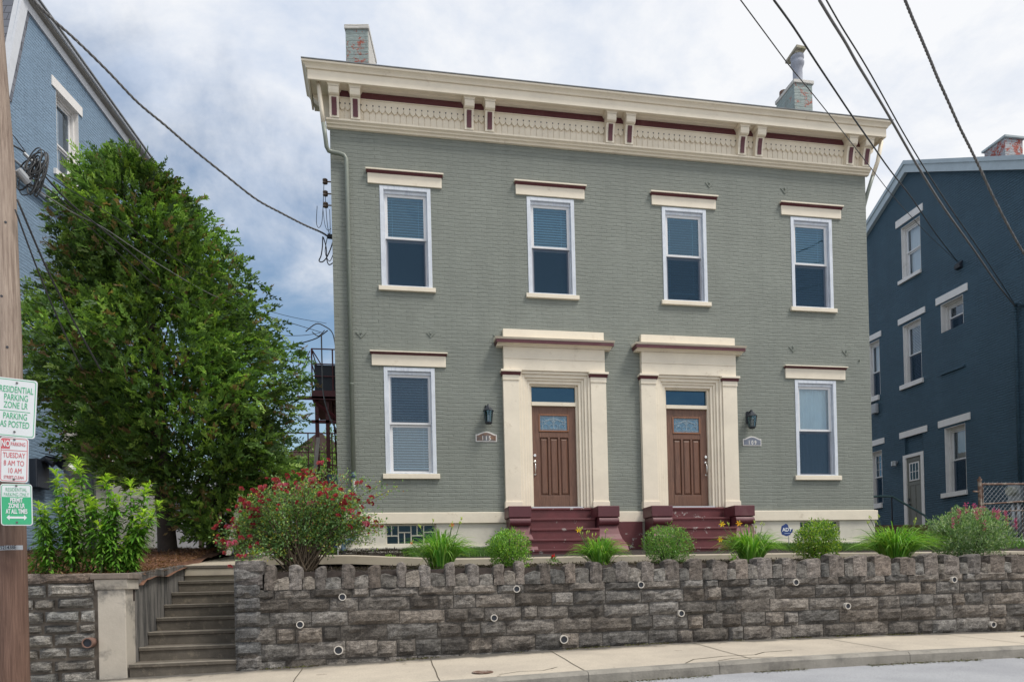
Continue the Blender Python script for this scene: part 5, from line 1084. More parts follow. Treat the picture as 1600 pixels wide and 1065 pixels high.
def sign(px_c, py_c, w, h, D, label, rot=-.0, wdir=None):
    ctr = pc(D, px_c, py_c); ux = wdir or sgd; uz = Vector((0.0, 0, 1)); ux = (ux + uz*rot).normalized(); uz = (uz - ux*uz.dot(ux)).normalized(); nr = ux.cross(uz)
    o = root('parking_sign', ctr, label, 'sign', 'parking signs on the utility pole')
    def P(x, z, d): return tuple(ctr+ux*x+uz*z+nr*d)
    def rr(w, h, r, n=5):
        pts = []
        for cx_, cz_, a0 in ((w/2-r, -h/2+r, -PI/2), (w/2-r, h/2-r, 0), (-w/2+r, h/2-r, PI/2), (-w/2+r, -h/2+r, PI)):
            for k in range(n+1): a = a0+PI/2*k/n; pts.append((cx_+r*math.cos(a), cz_+r*math.sin(a)))
        return pts
    def plate(name, mat, pts, d0, d1, par):
        m = MB(); n = len(pts); m.add([P(x, z, d1) for x, z in pts]+[P(x, z, d0) for x, z in pts], [tuple(range(n)), tuple(range(2*n-1, n-1, -1))]+[(i, i+n, (i+1) % n+n, (i+1) % n) for i in range(n)]); return m.build(name, mat, par)
    pl = plate('plate', Mt['signw'], rr(w, h, .026), -.003, 0, o)
    def border(mat, inset, t):
        a = rr(w-2*inset, h-2*inset, .022); c = rr(w-2*inset-2*t, h-2*inset-2*t, .017); n = len(a); m = MB(); m.add([P(x, z, .0012) for x, z in a]+[P(x, z, .0012) for x, z in c], [(i, (i+1) % n, n+(i+1) % n, n+i) for i in range(n)]); m.build('border', mat, pl, recalc=False)
    def bar(x0, x1, z0, z1, mat, name='rule', d=.0014):
        m = MB(); m.add([P(x0, z0, d), P(x1, z0, d), P(x1, z1, d), P(x0, z1, d)], [(0, 1, 2, 3)]); m.build(name, mat, pl, recalc=False)
    def txt(s, x, z, size, mat, sx=.8, bold=0, d=.002): text_obj(s, size, mat, 'lettering', pl, P(x*.68, z, 0), ux, uz, offset=d, sx=sx*.655, bold=bold)
    def bolt(z, x=0):
        m = MB(); n = 10; m.add([P(x+.009*math.cos(2*PI*k/n), z+.009*math.sin(2*PI*k/n), .007) for k in range(n)]+[P(x+.011*math.cos(2*PI*k/n), z+.011*math.sin(2*PI*k/n), .0) for k in range(n)], [tuple(range(n))]+[(k, n+k, n+(k+1) % n, (k+1) % n) for k in range(n)]); m.build('bolt', Mt['steel'], pl)
    return border, bar, txt, bolt, P, pl
G, RD, WH = Mt['signg'], Mt['signr'], Mt['signw']
W1 = .345
border, bar, txt, bolt, P, pl = sign(24.5, 637, W1, .575, 6.88, 'largest white sign with green lettering, top of the three on the pole', rot=-.06)
border(G, .012, .006); txt('RESIDENTIAL', 0, .175, .088, G, .84); txt('PARKING', 0, .098, .088, G, .84); txt('ZONE LR', 0, .022, .088, G, .84); bar(-W1/2+.03, W1/2-.05, -.037, -.031, G); txt('PARKING', 0, -.085, .088, G, .84); txt('AS POSTED', 0, -.165, .088, G, .84); bolt(.245); bolt(-.235)
W2 = .240
border, bar, txt, bolt, P, pl = sign(22, 718, W2, .435, 6.86, 'white sign with red lettering, the middle one of the three on the pole', rot=-.03)
border(RD, .009, .006); bar(-W2/2+.014, -W2/2+.084, .105, .20, RD, 'red_block'); txt('NO', (-W2/2+.049)/.68, .152, .085, WH, .82, .002, d=.004); txt('PARKING', .047, .152, .052, RD, .86); bar(-W2/2+.016, W2/2-.016, .088, .094, RD)
txt('TUESDAY', 0, .042, .072, RD, .92); txt('8 AM TO', 0, -.035, .072, RD, .92); txt('10 AM', .01, -.108, .072, RD, .92); txt('STREET CLEAN', 0, -.172, .044, RD, .86); bolt(.198); bolt(-.19)
W3 = .262
border, bar, txt, bolt, P, pl = sign(26, 788, W3, .405, 6.86, 'sign with solid green lower half and white arrow, lowest of the three on the pole')
border(G, .008, .005); bar(-W3/2+.01, W3/2-.01, -.188, .075, G, 'green_field'); txt('RESIDENTIAL', 0, .145, .052, G, .9, -.001); txt('PARKING ONLY', 0, .098, .052, G, .86, -.001)
txt('PERMIT', 0, .042, .062, WH, .8, .002, d=.004); txt('ZONE LR', 0, -.012, .062, WH, .8, .002, d=.004); txt('AT ALL TIMES', 0, -.068, .062, WH, .72, .002, d=.004)
m = MB(); q = [(-.085, -.125), (-.06, -.098), (-.06, -.115), (.06, -.115), (.06, -.098), (.085, -.125), (.06, -.152), (.06, -.135), (-.06, -.135), (-.06, -.152)]; m.add([P(x, z, .003) for x, z in q], [tuple(range(len(q)-1, -1, -1))]); m.build('arrow', WH, pl, recalc=False); bolt(.185); bolt(-.172)
# metal number tag
tg = root('pole_tag', pc(6.88, 14, 855), 'small metal number tag nailed across the pole below the signs', 'tag')
ctr = pc(6.885, 13, 855); b = MB(); ux = rb; uz = Vector((0, 0, 1)); nr = ux.cross(uz)
b.add([tuple(ctr+ux*x+uz*z+nr*(d-.16*(1-math.cos(x/.17)) )) for x, z, d in ((-.11, -.022, 0), (0, -.022, 0), (.118, -.022, 0), (.118, .022, 0), (0, .022, 0), (-.11, .022, 0))], [(0, 1, 4, 5), (1, 2, 3, 4)]); b.build('tag_plate', Mt['galv'], tg, recalc=False)
text_obj('521438E', .05, Mt['black'], 'lettering', tg, ctr, ux, uz, offset=.003, sx=.9, bold=.001)

WIRES = {
'service_left': [[-4.042,-4.498,5.664],[-3.907,-4.28,5.595],[-3.711,-3.96,5.546],[-3.473,-3.574,5.448],[-3.239,-3.195,5.324],[-2.994,-2.799,5.281],[-2.734,-2.376,5.226],[-2.391,-1.82,5.184],[-2.007,-1.196,5.148],[-1.663,-0.638,5.223],[-1.331,-0.1,5.311],[-1.074,0.317,5.403],[-0.945,0.527,5.427]] ,
'r_a': [[3.74,-7.094,4.423],[4.383,-6.526,4.552],[5.003,-5.98,4.678],[5.737,-5.332,4.871],[7.044,-4.178,5.186],[8.599,-2.807,5.544],[10.18,-1.412,5.924],[13.372,1.405,6.835],[18.194,5.66,8.353]] ,
'r_b': [[4.566,-6.365,5.127],[5.137,-5.862,5.272],[5.888,-5.199,5.413],[6.651,-4.526,5.569],[7.456,-3.815,5.738],[8.523,-2.874,5.98],[9.732,-1.807,6.256],[11.657,-0.109,6.769],[14.414,2.324,7.374],[18.194,5.66,8.353]] ,
'r_c1': [[5.702,-5.569,5.926],[6.076,-5.294,5.914],[6.479,-4.998,5.912],[6.867,-4.712,5.878],[7.262,-4.422,5.866],[7.763,-4.054,5.851],[8.309,-3.652,5.823],[8.936,-3.191,5.776],[9.629,-2.682,5.736],[11.091,-1.606,5.72],[13.287,0.008,5.819],[15.834,1.881,5.9],[18.302,3.695,6.104]] ,
'r_c2': [[5.914,-5.413,6.08],[6.384,-5.068,6.051],[6.924,-4.671,6.055],[7.347,-4.36,6.045],[7.775,-4.045,6.018],[8.762,-3.319,5.941],[9.964,-2.435,5.908],[11.549,-1.27,5.932],[13.883,0.447,6.034],[16.227,2.17,6.093],[18.302,3.695,6.104]] ,
'r_d': [[6.801,-5.695,6.06],[6.911,-5.628,6.028],[7.155,-5.481,5.904],[7.41,-5.328,5.792],[7.675,-5.168,5.667],[7.929,-5.014,5.542],[8.31,-4.785,5.388],[8.738,-4.526,5.216],[9.145,-4.281,5.091],[9.575,-4.021,4.948],[10.15,-3.675,4.736],[10.974,-3.178,4.504],[11.749,-2.71,4.34],[12.944,-1.989,4.191]] ,
'l1': [[-3.712,-5.847,3.188],[-3.681,-5.725,3.243],[-3.641,-5.568,3.184],[-3.599,-5.403,3.109],[-3.54,-5.172,3.115],[-3.437,-4.77,3.159],[-3.245,-4.015,3.26],[-3.052,-3.258,3.315],[-2.798,-2.265,3.432],[-2.542,-1.262,3.591],[-2.233,-0.048,3.759],[-1.803,1.635,4.211],[-1.241,3.838,4.913]] ,
'l2': [[-3.702,-5.907,2.803],[-3.64,-5.663,2.825],[-3.574,-5.4,2.843],[-3.452,-4.917,2.877],[-3.312,-4.364,2.981],[-3.152,-3.73,3.031],[-2.965,-2.991,3.099],[-2.646,-1.727,3.266],[-2.23,-0.079,3.627],[-1.847,1.439,4.028],[-1.303,3.591,4.588]] ,
'l3': [[-3.639,-5.561,2.782],[-3.553,-5.224,2.957],[-3.412,-4.67,2.896],[-3.232,-3.966,2.815],[-3.018,-3.126,2.764],[-2.756,-2.101,2.906],[-2.432,-0.829,3.139],[-2.018,0.794,3.54],[-1.671,2.153,4.006],[-1.36,3.372,4.508]] ,
'l4': [[-3.684,-5.935,3.064],[-3.643,-5.773,3.09],[-3.601,-5.604,3.111],[-3.534,-5.338,3.034],[-3.437,-4.95,2.949],[-3.329,-4.516,2.942],[-3.175,-3.902,2.915],[-3.035,-3.341,2.868]] ,
'l5': [[-2.246,4.0,4.353],[-1.869,4.0,4.461],[-1.489,4.0,4.601],[-1.226,4.0,4.8]] ,
}
WIRES['d1'] = [(-3.51, -6.0, 2.42), (-3.45, -5.6, 1.98), (-3.42, -5.2, 1.70), (-3.36, -4.85, 1.42), (-3.30, -4.5, 1.15)]
def smooth(pts, k=4):
    P_ = [Vector(p) for p in pts]; out = []
    for i in range(len(P_)-1):
        p0, p1, p2, p3 = P_[max(i-1, 0)], P_[i], P_[i+1], P_[min(i+2, len(P_)-1)]
        for j in range(k):
            t = j/k; out.append(.5*((2*p1)+(-p0+p2)*t+(2*p0-5*p1+4*p2-p3)*t*t+(-p0+3*p1-3*p2+p3)*t**3))
    return out+[P_[-1]]
def wire(key, r, label, mat='cable', twist=False, group='overhead wires', pts=None):
    pts = pts or WIRES[key]
    if twist:
        s = smooth(pts, 14); b = MB(); 
        for ph in (0, 2*PI/3, 4*PI/3):
            q = []
            for i, p in enumerate(s):
                t = (s[min(i+1, len(s)-1)]-s[max(i-1, 0)]).normalized(); a = Vector((0, 0, 1)); a = (a-t*a.dot(t)).normalized(); c = t.cross(a); th = i*.85+ph
                q.append(p+(a*math.cos(th)+c*math.sin(th))*r*.55)
            b.tube(q, r*.55, 5)
        o = b.build('overhead_cable', Mt[mat], None, smooth=True)
    else: o = MB().tube(smooth(pts, 4), r, 6).build('overhead_cable', Mt[mat], None, smooth=True)
    tag(o, label, 'cable', group); return o
wire('service_left', .018, 'thick twisted cable sweeping from the top left corner down to the green house', 'cable_grey', True)
wire('r_a', .006, 'thinnest wire passing in front of the right chimney of the green house', 'cable')
wire('r_b', .012, 'medium wire crossing the cornice between the thinnest wire and the close pair')
wire('r_c1', .018, 'thicker left wire of the close pair crossing the right end of the cornice', 'cable_grey')
wire('r_c2', .010, 'thinner right wire of the close pair crossing the right end of the cornice')
wire('r_d', .019, 'thick twisted cable dropping across the navy house to the right edge', 'cable_grey', True)
wire('l1', .005, 'highest thin wire running from the pole across the conifer')
wire('l2', .007, 'pale middle wire running from the pole across the conifer', 'cable_grey')
wire('l3', .006, 'lowest thin wire running from the cable coil across the conifer')
wire('l4', .010, 'thick short strand carrying the coiled cable beside the pole')
wire('l5', .014, 'short wire reaching the green house below the others', 'cable')
wire('d1', .010, 'slack wire hanging down from the pole in front of the blue house')
wire('d2', .008, 'second slack wire hanging just left of the first down from the pole', pts=[(-3.53, -6.0, 2.32), (-3.50, -5.7, 1.95), (-3.49, -5.4, 1.68), (-3.47, -5.1, 1.42), (-3.44, -4.7, 1.12)])
# coil of spare cable
ck = root('cable_coil', (-3.57, -5.6, 2.9), 'tangled coil of black cable hanging beside the pole', 'cable coil')
b = MB(); c0 = pc(7.35, 50, 268)
for k in range(17):
    a0 = random.uniform(-.4, .4); ry = random.uniform(.08, .23); rx = random.uniform(.02, .09); cc = c0+rb*random.uniform(-.09, .10)+Vector((0, 0, random.uniform(-.10, .08)))+Vector((F.x, F.y, 0))*random.uniform(-.06, .06)
    sl = random.uniform(-.5, -.1); pts = []
    for i in range(21):
        t = 2*PI*i/20; x = rx*math.cos(t)+sl*ry*math.sin(t)*-.45; z = ry*math.sin(t); pts.append(cc+rb*x+Vector((0, 0, z))+Vector((F.x, F.y, 0))*(.04*math.sin(t+a0)))
    b.tube(pts, random.choice((.006, .008, .009)), 5, cap=False)
b.build('loops', Mt['cable'], ck, smooth=True)
b = MB(); b.tube([pc(7.2, 28, 265), pc(7.3, 45, 285)], [.035, .045], 10); b.build('splice_case', Mt['grey'], ck); b = MB(); b.tube([pc(7.35, 38, 240), pc(7.4, 60, 262)], [.02, .022], 8); b.build('splice_case', pmat('grey_case', (.25, .28, .31), .4, .1, 5), ck)
# insulators on both side walls
def insul(y, x, zz, s, label):
    o = root('insulator_rack', (x, y, zz[0]), label, 'insulators')
    for z in zz:
        b = MB(); b.tube([(x, y, z), (x+s*.14, y, z)], .015, 6); b.build('bracket', Mt['rust'], o); b = MB(); b.lathe([(.025, z-.05), (.05, z-.04), (.05, z-.015), (.03, z), (.05, z+.015), (.05, z+.04), (.025, z+.05)], x+s*.15, y, 10); b.build('spool', pmat('brown_insulator', (.16, .11, .08), .3, .2, 8), o)
    return o
o = insul(.6, XL-.0, (6.55, 6.31, 6.08), -1, 'three stacked spool insulators on the left edge of the green house')
b = MB(); b.tube(smooth([(-1.0, .6, 6.5), (-1.03, .6, 6.0), (-1.06, .6, 5.72), (-1.12, .6, 5.62), (-1.16, .6, 5.72), (-1.14, .6, 6.05)]), .006, 4); b.tube(smooth([(-.98, .6, 6.28), (-.96, .6, 5.8), (-.93, .6, 5.55), (-.90, .6, 5.55), (-.90, .6, 6.0)]), .006, 4); b.tube(smooth([(-1.03, .6, 6.0), (-1.0, .6, 5.7), (-.95, .6, 5.58), (-.88, .6, 5.62)]), .005, 4); b.build('wire_loop', Mt['cable'], o)
o = root('service_hook', (-.9, .55, 5.4), 'cable clamp with drooping wire ends where the twisted cable meets the green house', 'cable clamp')
b = MB(); b.tube([(XL, .55, 5.43), (XL-.12, .53, 5.43)], .05, 8); b.build('clamp', Mt['black'], o)
b = MB(); b.tube(smooth([(-1.04, .5, 5.40), (-1.05, .5, 5.2), (-1.08, .5, 5.02), (-1.12, .5, 4.92), (-1.06, .5, 4.90), (-.98, .5, 4.98), (-.90, .5, 5.15), (-.85, .5, 5.3)]), .012, 5); b.tube(smooth([(-1.03, .52, 5.40), (-.98, .52, 5.2), (-.97, .52, 4.95), (-.93, .52, 4.86), (-.86, .52, 4.9)]), .011, 5); b.tube(smooth([(-.95, .5, 5.4), (-1.0, .5, 5.1), (-.92, .5, 4.92), (-.84, .5, 5.08)]), .008, 5); b.build('drooping_wires', Mt['cable'], o)
insul(.6, XR, (5.70, 5.47, 5.24), 1, 'three stacked spool insulators on the right edge of the green house')
o = root('wire_splice', (-1.2, 4, 4.7), 'knot of wires with a loose tail behind the left edge of the green house', 'wires')
b = MB(); b.tube(smooth([(-1.75, 4, 4.75), (-1.5, 4, 4.95), (-1.3, 4, 4.9), (-1.12, 4, 4.75), (-1.05, 4, 4.4), (-1.0, 4, 4.0)]), .014, 5); b.tube(smooth([(-1.6, 4, 4.75), (-1.45, 4, 4.65), (-1.3, 4, 4.8)]), .012, 5); b.tube(smooth([(-1.38, 4, 4.7), (-1.38, 4, 3.9), (-1.36, 4, 3.2), (-1.2, 4, 2.6), (-.95, 4, 2.2)]), .018, 5); b.build('loops', Mt['cable_grey'], o)

# ------------------------------------------------------------------ yard signs
def yard_sign(cx, y, cz, w, h, zg, label, pts, lean=0.0, yaw=0.0, tsize=.05):
    o = root('security_sign', (cx, y, zg), label, 'yard sign', 'small blue security yard signs')
    ca, sa = math.cos(yaw), math.sin(yaw)
    def P(x, z, d): x2 = x+lean*(z); return (cx+x2*ca+d*sa, y-d*ca+x2*sa*1.0, cz+z)
    n = len(pts); m = MB(); m.add([P(x*w, z*h, .004) for x, z in pts]+[P(x*w, z*h, -.004) for x, z in pts], [tuple(range(n)), tuple(range(2*n-1, n-1, -1))]+[(i, i+n, (i+1) % n+n, (i+1) % n) for i in range(n)]); pl = m.build('plate', Mt['blue_sign'], o)
    text_obj('ADT', tsize, Mt['signw'], 'lettering', pl, P(.0, .01*h, .006), (ca, sa, 0), (lean, 0, 1), sx=1.0, bold=.003)
    m = MB(); 
    for zz in (-.30,): m.add([P(-.22*w, zz*h, .006), P(.22*w, zz*h, .006), P(.22*w, (zz+.05)*h, .006), P(-.22*w, (zz+.05)*h, .006)], [(0, 1, 2, 3)])
    m.build('caption_line', pmat('pale_caption', (.35, .42, .6), .5, .05, 3), pl, recalc=False)
    MB().tube([P(.03, -h*.45, 0), (cx+.05, y, zg-.1)], .009, 6).build('stake', Mt['galv'], o)
yard_sign(-.762, -2.2, -.735, .155, .27, -1.05, 'blue yard sign on a white stake beside the downspout', [(-.5, .18), (-.42, .4), (0, .5), (.42, .4), (.5, .18), (.42, -.25), (.1, -.5), (-.12, -.5), (-.42, -.22)], lean=-.12, yaw=R(-15), tsize=.062)
yard_sign(7.935, -.9, -.575, .265, .25, -.98, 'blue yard sign with a bite-shaped edge in front of the cream foundation', [(-.5, -.05), (-.42, .32), (-.2, .42), (-.1, .5), (.05, .46), (.14, .2), (.3, .02), (.5, .08), (.45, -.2), (.3, -.28), (.28, -.40), (-.05, -.5), (-.42, -.36)], tsize=.10)

# ------------------------------------------------------------------ plants
UPV = np.array([0, 0, 1.0])
def rdir(n): d = rng.normal(size=(n, 3)); return d/np.linalg.norm(d, axis=1, keepdims=True)
def mixcol(n, cols, p=None, var=.18):
    cols = np.array(cols); idx = rng.choice(len(cols), n, p=p); return cols[idx]*(1+rng.uniform(-var, var, (n, 1)))
def conifer():
    o = root('conifer_tree', (-3.78, -.35, -.85), 'large bushy arborvitae tree between the blue house and the green house', 'tree')
    prof = [(6.25, 188, 6), (6.1, 190, 36), (5.8, 203, 70), (5.4, 216, 106), (5.0, 222, 128), (4.45, 214, 150), (3.9, 232, 156), (3.3, 246, 185), (2.75, 246, 200), (2.18, 258, 207), (1.6, 276, 198), (1.03, 288, 190), (.47, 322, 150), (.0, 338, 112), (-.4, 345, 75), (-.7, 345, 45)]
    zz = [p[0] for p in prof][::-1]; cc = [((p[1]+.022*(925-(925-(p[0]+1.521)*1099/12.5)))-261)/1099*12.5 for p in prof][::-1]; hh = [p[2]/1099*12.5 for p in prof][::-1]
    lat = np.array([.9839, -.1786, 0]); dep = np.array([.1786, .9839, 0]); T = np.array([-3.78, -.35, 0])
    N = 19000; z = rng.uniform(-.65, 6.35, N*3); hw = np.interp(z, zz, hh); keep = rng.uniform(0, 1, N*3) < (hw/2.4)**1.2+.06; z = z[keep][:N]; N = len(z); hw = np.interp(z, zz, hh); c = np.interp(z, zz, cc)
    th = rng.uniform(0, 2*PI, N)
    lump = np.array([noise.noise(Vector((math.cos(a)*1.6*(.4+h*.35), math.sin(a)*1.6*(.4+h*.35), q*1.05))) for a, q, h in zip(th, z, hw)])
    lump2 = np.array([noise.noise(Vector((math.cos(a)*4.2+9, math.sin(a)*4.2, q*2.6))) for a, q in zip(th, z)])
    rf = rng.uniform(0, 1, N)**.5; rr = hw*(.87+.38*lump+.28*lump2)*np.clip(rf, .38, 1.0)
    P_ = T + lat*(c+rr*np.cos(th))[:, None] + dep*(rr*.92*np.sin(th))[:, None] + UPV*z[:, None]
    out = lat*np.cos(th)[:, None]+dep*np.sin(th)[:, None]
    hole = np.array([noise.noise(Vector(p)*1.15+Vector((5, 2, 1))) for p in P_]) > .52
    lt = (P_-T)@lat; hole |= (lt < .34) & (P_[:, 2] < .28); hole |= lt > (462-261)/88+.024*(P_[:, 2]+1.5)*1.0
    P_ = P_[~hole]; out = out[~hole]; N = len(P_)
    L = Leaves(); k = 20
    axis = out*.8+UPV*rng.uniform(-.25, .75, (N, 1))+rdir(N)*.45; axis /= np.linalg.norm(axis, axis=1, keepdims=True)
    fl = np.cross(axis, rdir(N)); fl /= np.linalg.norm(fl, axis=1, keepdims=True)
    size = rng.uniform(.14, .30, N)
    base = mixcol(N, [(.15, .27, .055), (.10, .185, .045), (.25, .38, .075), (.06, .12, .034), (.23, .16, .08), (.19, .31, .065)], [.28, .25, .14, .20, .06, .07], .2)
    nz = np.array([noise.noise(Vector(p)*.9) for p in P_]); base = base*(1+.75*nz[:, None])*rng.uniform(.7, 1.35, (N, 1))
    for i in range(k):
        t = rng.uniform(.0, 1, (N, 1)); sd = rng.choice([-1, 1], (N, 1)); ang = rng.uniform(.35, .9, (N, 1))
        b_ = P_+axis*size[:, None]*t - UPV*(t**2)*size[:, None]*.18
        d = axis*np.cos(ang)+fl*sd*np.sin(ang)+rdir(N)*.22
        L.add(b_, d, np.cross(axis, fl)+rdir(N)*.25, rng.uniform(.035, .09, N), rng.uniform(.018, .034, N), np.clip(base*(1+rng.uniform(-.22, .22, (N, 1))), 0, 1), .1)
    L.build('crown', Mt['leaf'], o)
    b = MB(); tr = [(-3.74, -.35, -1.2), (-3.77, -.35, -.8), (-3.80, -.34, -.2), (-3.86, -.32, .6), (-3.9, -.3, 1.8), (-4.0, -.28, 3.2), (-4.15, -.25, 4.6), (-4.3, -.2, 5.6)]
    b.tube(tr, [.22, .17, .145, .135, .12, .09, .05, .02], 12); b.build('trunk', Mt['trunk'], o, smooth=True)
    b = MB()
    b.tube([(-3.79, -.34, -.5), (-3.5, -.3, -.1), (-3.1, -.3, .5), (-2.6, -.3, 1.3)], [.09, .07, .05, .03], 8); b.tube([(-3.2, .3, -1.0), (-3.15, .3, -.2), (-2.9, .3, .8), (-2.7, .2, 2.0)], [.10, .085, .06, .03], 8)
    for i in range(34):
        z = random.uniform(.5, 5.6); a = random.uniform(0, 2*PI); h = float(np.interp(z, zz, hh))*random.uniform(.5, .8); c_ = float(np.interp(z, zz, cc)); t = (z+.8)/6.4
        p0 = Vector((-3.8-.5*t*t, -.33, z-.35)); q = Vector(T)+Vector(lat)*(c_+h*math.cos(a))+Vector(dep)*h*.9*math.sin(a)+Vector((0, 0, z+.35))
        b.tube([p0, p0.lerp(q, .5)-Vector((0, 0, .08)), q], [.035, .022, .008], 5)
    b.build('limbs', Mt['trunk'], o, smooth=True)
conifer()

def leafy_perennial(cx, cy, tops, label, spread=.22):
    o = root('leafy_perennial', (cx, cy, -1.25), label, 'plant', 'tall leafy plants above the left wall')
    L = Leaves(); b = MB()
    for (tx, ty, tz) in tops:
        bx, by = cx+random.uniform(-spread, spread)*.6, cy+random.uniform(-.12, .12); zb = -1.33; H_ = tz-zb
        pts = [Vector((bx+(tx-bx)*t**1.5, by+(ty-by)*t, zb+H_*t)) for t in [i/10 for i in range(11)]]
        b.tube(pts, [.011-.007*i/10 for i in range(11)], 5)
        n = int(H_*190); t = rng.uniform(.06, 1.0, n)**.85; i = np.minimum((t*10).astype(int), 9); f = t*10-i
        Pp = np.array([tuple(p) for p in pts]); B = Pp[i]*(1-f[:, None])+Pp[i+1]*f[:, None]
        a = rng.uniform(0, 2*PI, n); up = np.where(t > .93, 1.0, np.where(t > .85, .45, .05)); dr = np.stack([np.cos(a), np.sin(a), up+rng.uniform(-.35, .25, n)], 1)
        Ln = rng.uniform(.11, .17, n)*np.where(t < .2, .8, 1)*np.where(t > .95, .7, 1)
        top_leaf = (t > .86)[:, None]  # leaves near the stem tip get a brighter yellow-green
        col = np.where(top_leaf, mixcol(n, [(.50, .68, .10), (.40, .60, .08)], var=.15), mixcol(n, [(.16, .36, .05), (.23, .46, .07), (.10, .26, .035), (.32, .54, .09)], [.35, .3, .2, .15], .15))
        L.add(B, dr, np.tile(UPV, (n, 1))+rdir(n)*.2, Ln, Ln*.24, col, .28)
    b.build('stems', Mt['stem'], o); L.build('foliage', Mt['leafg'], o)
def tops(xs, z, n, dy=.3, dz=.2):
    dz = dz*1.5+.15
    n = max(4, n-2)
    return tops_(xs, z, n, dz)
def tops_(xs, z, n, dz): return [(random.uniform(*xs), random.uniform(-4.2, -3.5), z-random.uniform(0, dz)) for _ in range(n)]
leafy_perennial(-4.22, -3.9, tops((-4.45, -4.05), -.10, 7, dz=.28), 'leftmost tall leafy plant beside the utility pole')
leafy_perennial(-3.93, -3.85, tops((-4.1, -3.8), -.0, 7, dz=.45)+[(-4.05, -4.0, .03)], 'tall leafy plant behind the right edge of the utility pole and the signs')
leafy_perennial(-3.62, -3.9, tops((-3.92, -3.6), .12, 6, dz=.35)+[(-3.80, -4.0, .20)], 'tallest leafy plant, in front of the blue house corner and lamp post')
leafy_perennial(-3.38, -4.0, tops((-3.55, -3.25), -.12, 8, dz=.4)+[(-3.43, -4.1, -.04)], 'tall leafy plant above the stair pier')
leafy_perennial(-3.17, -3.9, tops((-3.3, -2.9), -.18, 8, dz=.45)+[(-3.17, -4.0, -.10), (-2.94, -4.0, -.13), (-2.85, -3.9, -.35)], 'rightmost tall leafy plant leaning over the stair side wall')

def daylily(cx, cy, w, h, nb, label, flowers=(), base=-1.32, scapes=4):
    nb = int(nb*1.9)
    o = root('daylily_clump', (cx, cy, base), label, 'daylily', 'daylily clumps along the stone wall')
    b = MB(); b2 = MB()
    for k in range(nb):
        a = random.uniform(0, 2*PI); r0 = random.uniform(0, w*.16); reach = w*.5*random.uniform(.25, 1.1); hh = h*random.uniform(.6, 1.0)*(1.05-.35*reach/(w*.55)); n = 7; wd = random.uniform(.013, .022)
        d = Vector((math.cos(a), math.sin(a)*.75, 0)); sd = Vector((-d.y, d.x, 0)).normalized(); tw = random.uniform(-.5, .5); pts = []; reach *= 1.08; hh *= 1.12
        drop = random.uniform(.1, .75)*reach/(w*.5)
        for i in range(n+1):
            t = i/n; p = Vector((cx, cy, base))+d*(r0+reach*t**1.4)+Vector((0, 0, hh*(math.sin(min(1.0, t*1.15)*PI/2)) - hh*drop*max(0, t-.45)**1.6*2.2))
            pts.append(p)
        vs = []
        for i, p in enumerate(pts):
            ww = wd*(1-(i/n)**3)*(.7+.3*math.sin(PI*min(1, i/n+.2))); s2 = (sd+Vector((0, 0, tw))).normalized(); vs += [tuple(p-s2*ww*.5), tuple(p+Vector((0, 0, -ww*.25))), tuple(p+s2*ww*.5)]
        g = random.random(); c = random.choice([(.17, .37, .045), (.11, .28, .035), (.25, .46, .06), (.34, .55, .12)]); c = tuple(q*random.uniform(.85, 1.15) for q in c)
        b.add(vs, [(3*i, 3*i+1, 3*i+4, 3*i+3) for i in range(n)]+[(3*i+1, 3*i+2, 3*i+5, 3*i+4) for i in range(n)], c)
    b.build('leaves', Mt['leafg'], o, smooth=True, recalc=False)
    ends = [f[:3] for f in flowers]+[(cx+random.uniform(-.35, .35)*w, cy+random.uniform(-.1, .1), base+h*random.uniform(.95, 1.15)) for _ in range(scapes)]
    bb_ = MB()
    for j, e in enumerate(ends):
        e = Vector(e); s = Vector((cx+(e.x-cx)*.3, cy, base)); m_ = s.lerp(e, .6)+Vector((0, 0, .03)); b2.tube([s, m_, e], [.006, .005, .004], 5)
        for q in range(3 if j >= len(flowers) else 1):
            t0 = e+Vector((random.uniform(-.02, .02), 0, random.uniform(-.01, .02))); bb_.tube([t0, t0+Vector((random.uniform(-.015, .015), 0, .022)), t0+Vector((random.uniform(-.02, .02), 0, .048))], [.004, .008, .002], 5)
    b2.build('flower_stalks', Mt['stem'], o)
    if bb_.v: bb_.build('buds', pmat('yellow_green_bud', (.34, .42, .06), .5, .3, 9), o)
    for f in flowers:
        fb = MB(); c = Vector(f[:3]); col = f[3]; r = f[4]
        nrm = Vector((random.uniform(-.2, .2), -1, random.uniform(.15, .4))).normalized(); a1 = nrm.cross(Vector((0, 0, 1))).normalized(); a2 = nrm.cross(a1)
        for k in range(6):
            th = 2*PI*k/6; d = a1*math.cos(th)+a2*math.sin(th); s = nrm.cross(d); wd = r*(.42 if k % 2 else .3)
            V_ = [c, c+d*r*.5+nrm*r*.15+s*wd*.5, c+d*r+nrm*r*.05, c+d*r*.5+nrm*r*.15-s*wd*.5]
            fb.add([tuple(v) for v in V_], [(0, 1, 2, 3)], col)
        fb.tube([c-nrm*r*.6, c], [.005, r*.22], 6, tint=tuple(q*.8 for q in col)); fb.build('flower', Mt['petal'], o, recalc=False)
Y1, Y2, OR = (.85, .58, .02), (.85, .45, .02), (.75, .20, .03)
daylily(.78, -3.95, .98, .60, 230, 'daylily clump with one orange bloom below the left downstairs window', [(.955, -3.9, -.675, OR, .035), (.38, -4.0, -.93, OR, .025)], scapes=5)
daylily(3.08, -3.95, .84, .47, 200, 'daylily clump with one yellow bloom in front of the left maroon steps', [(2.775, -3.92, -.765, Y1, .05)], scapes=5)
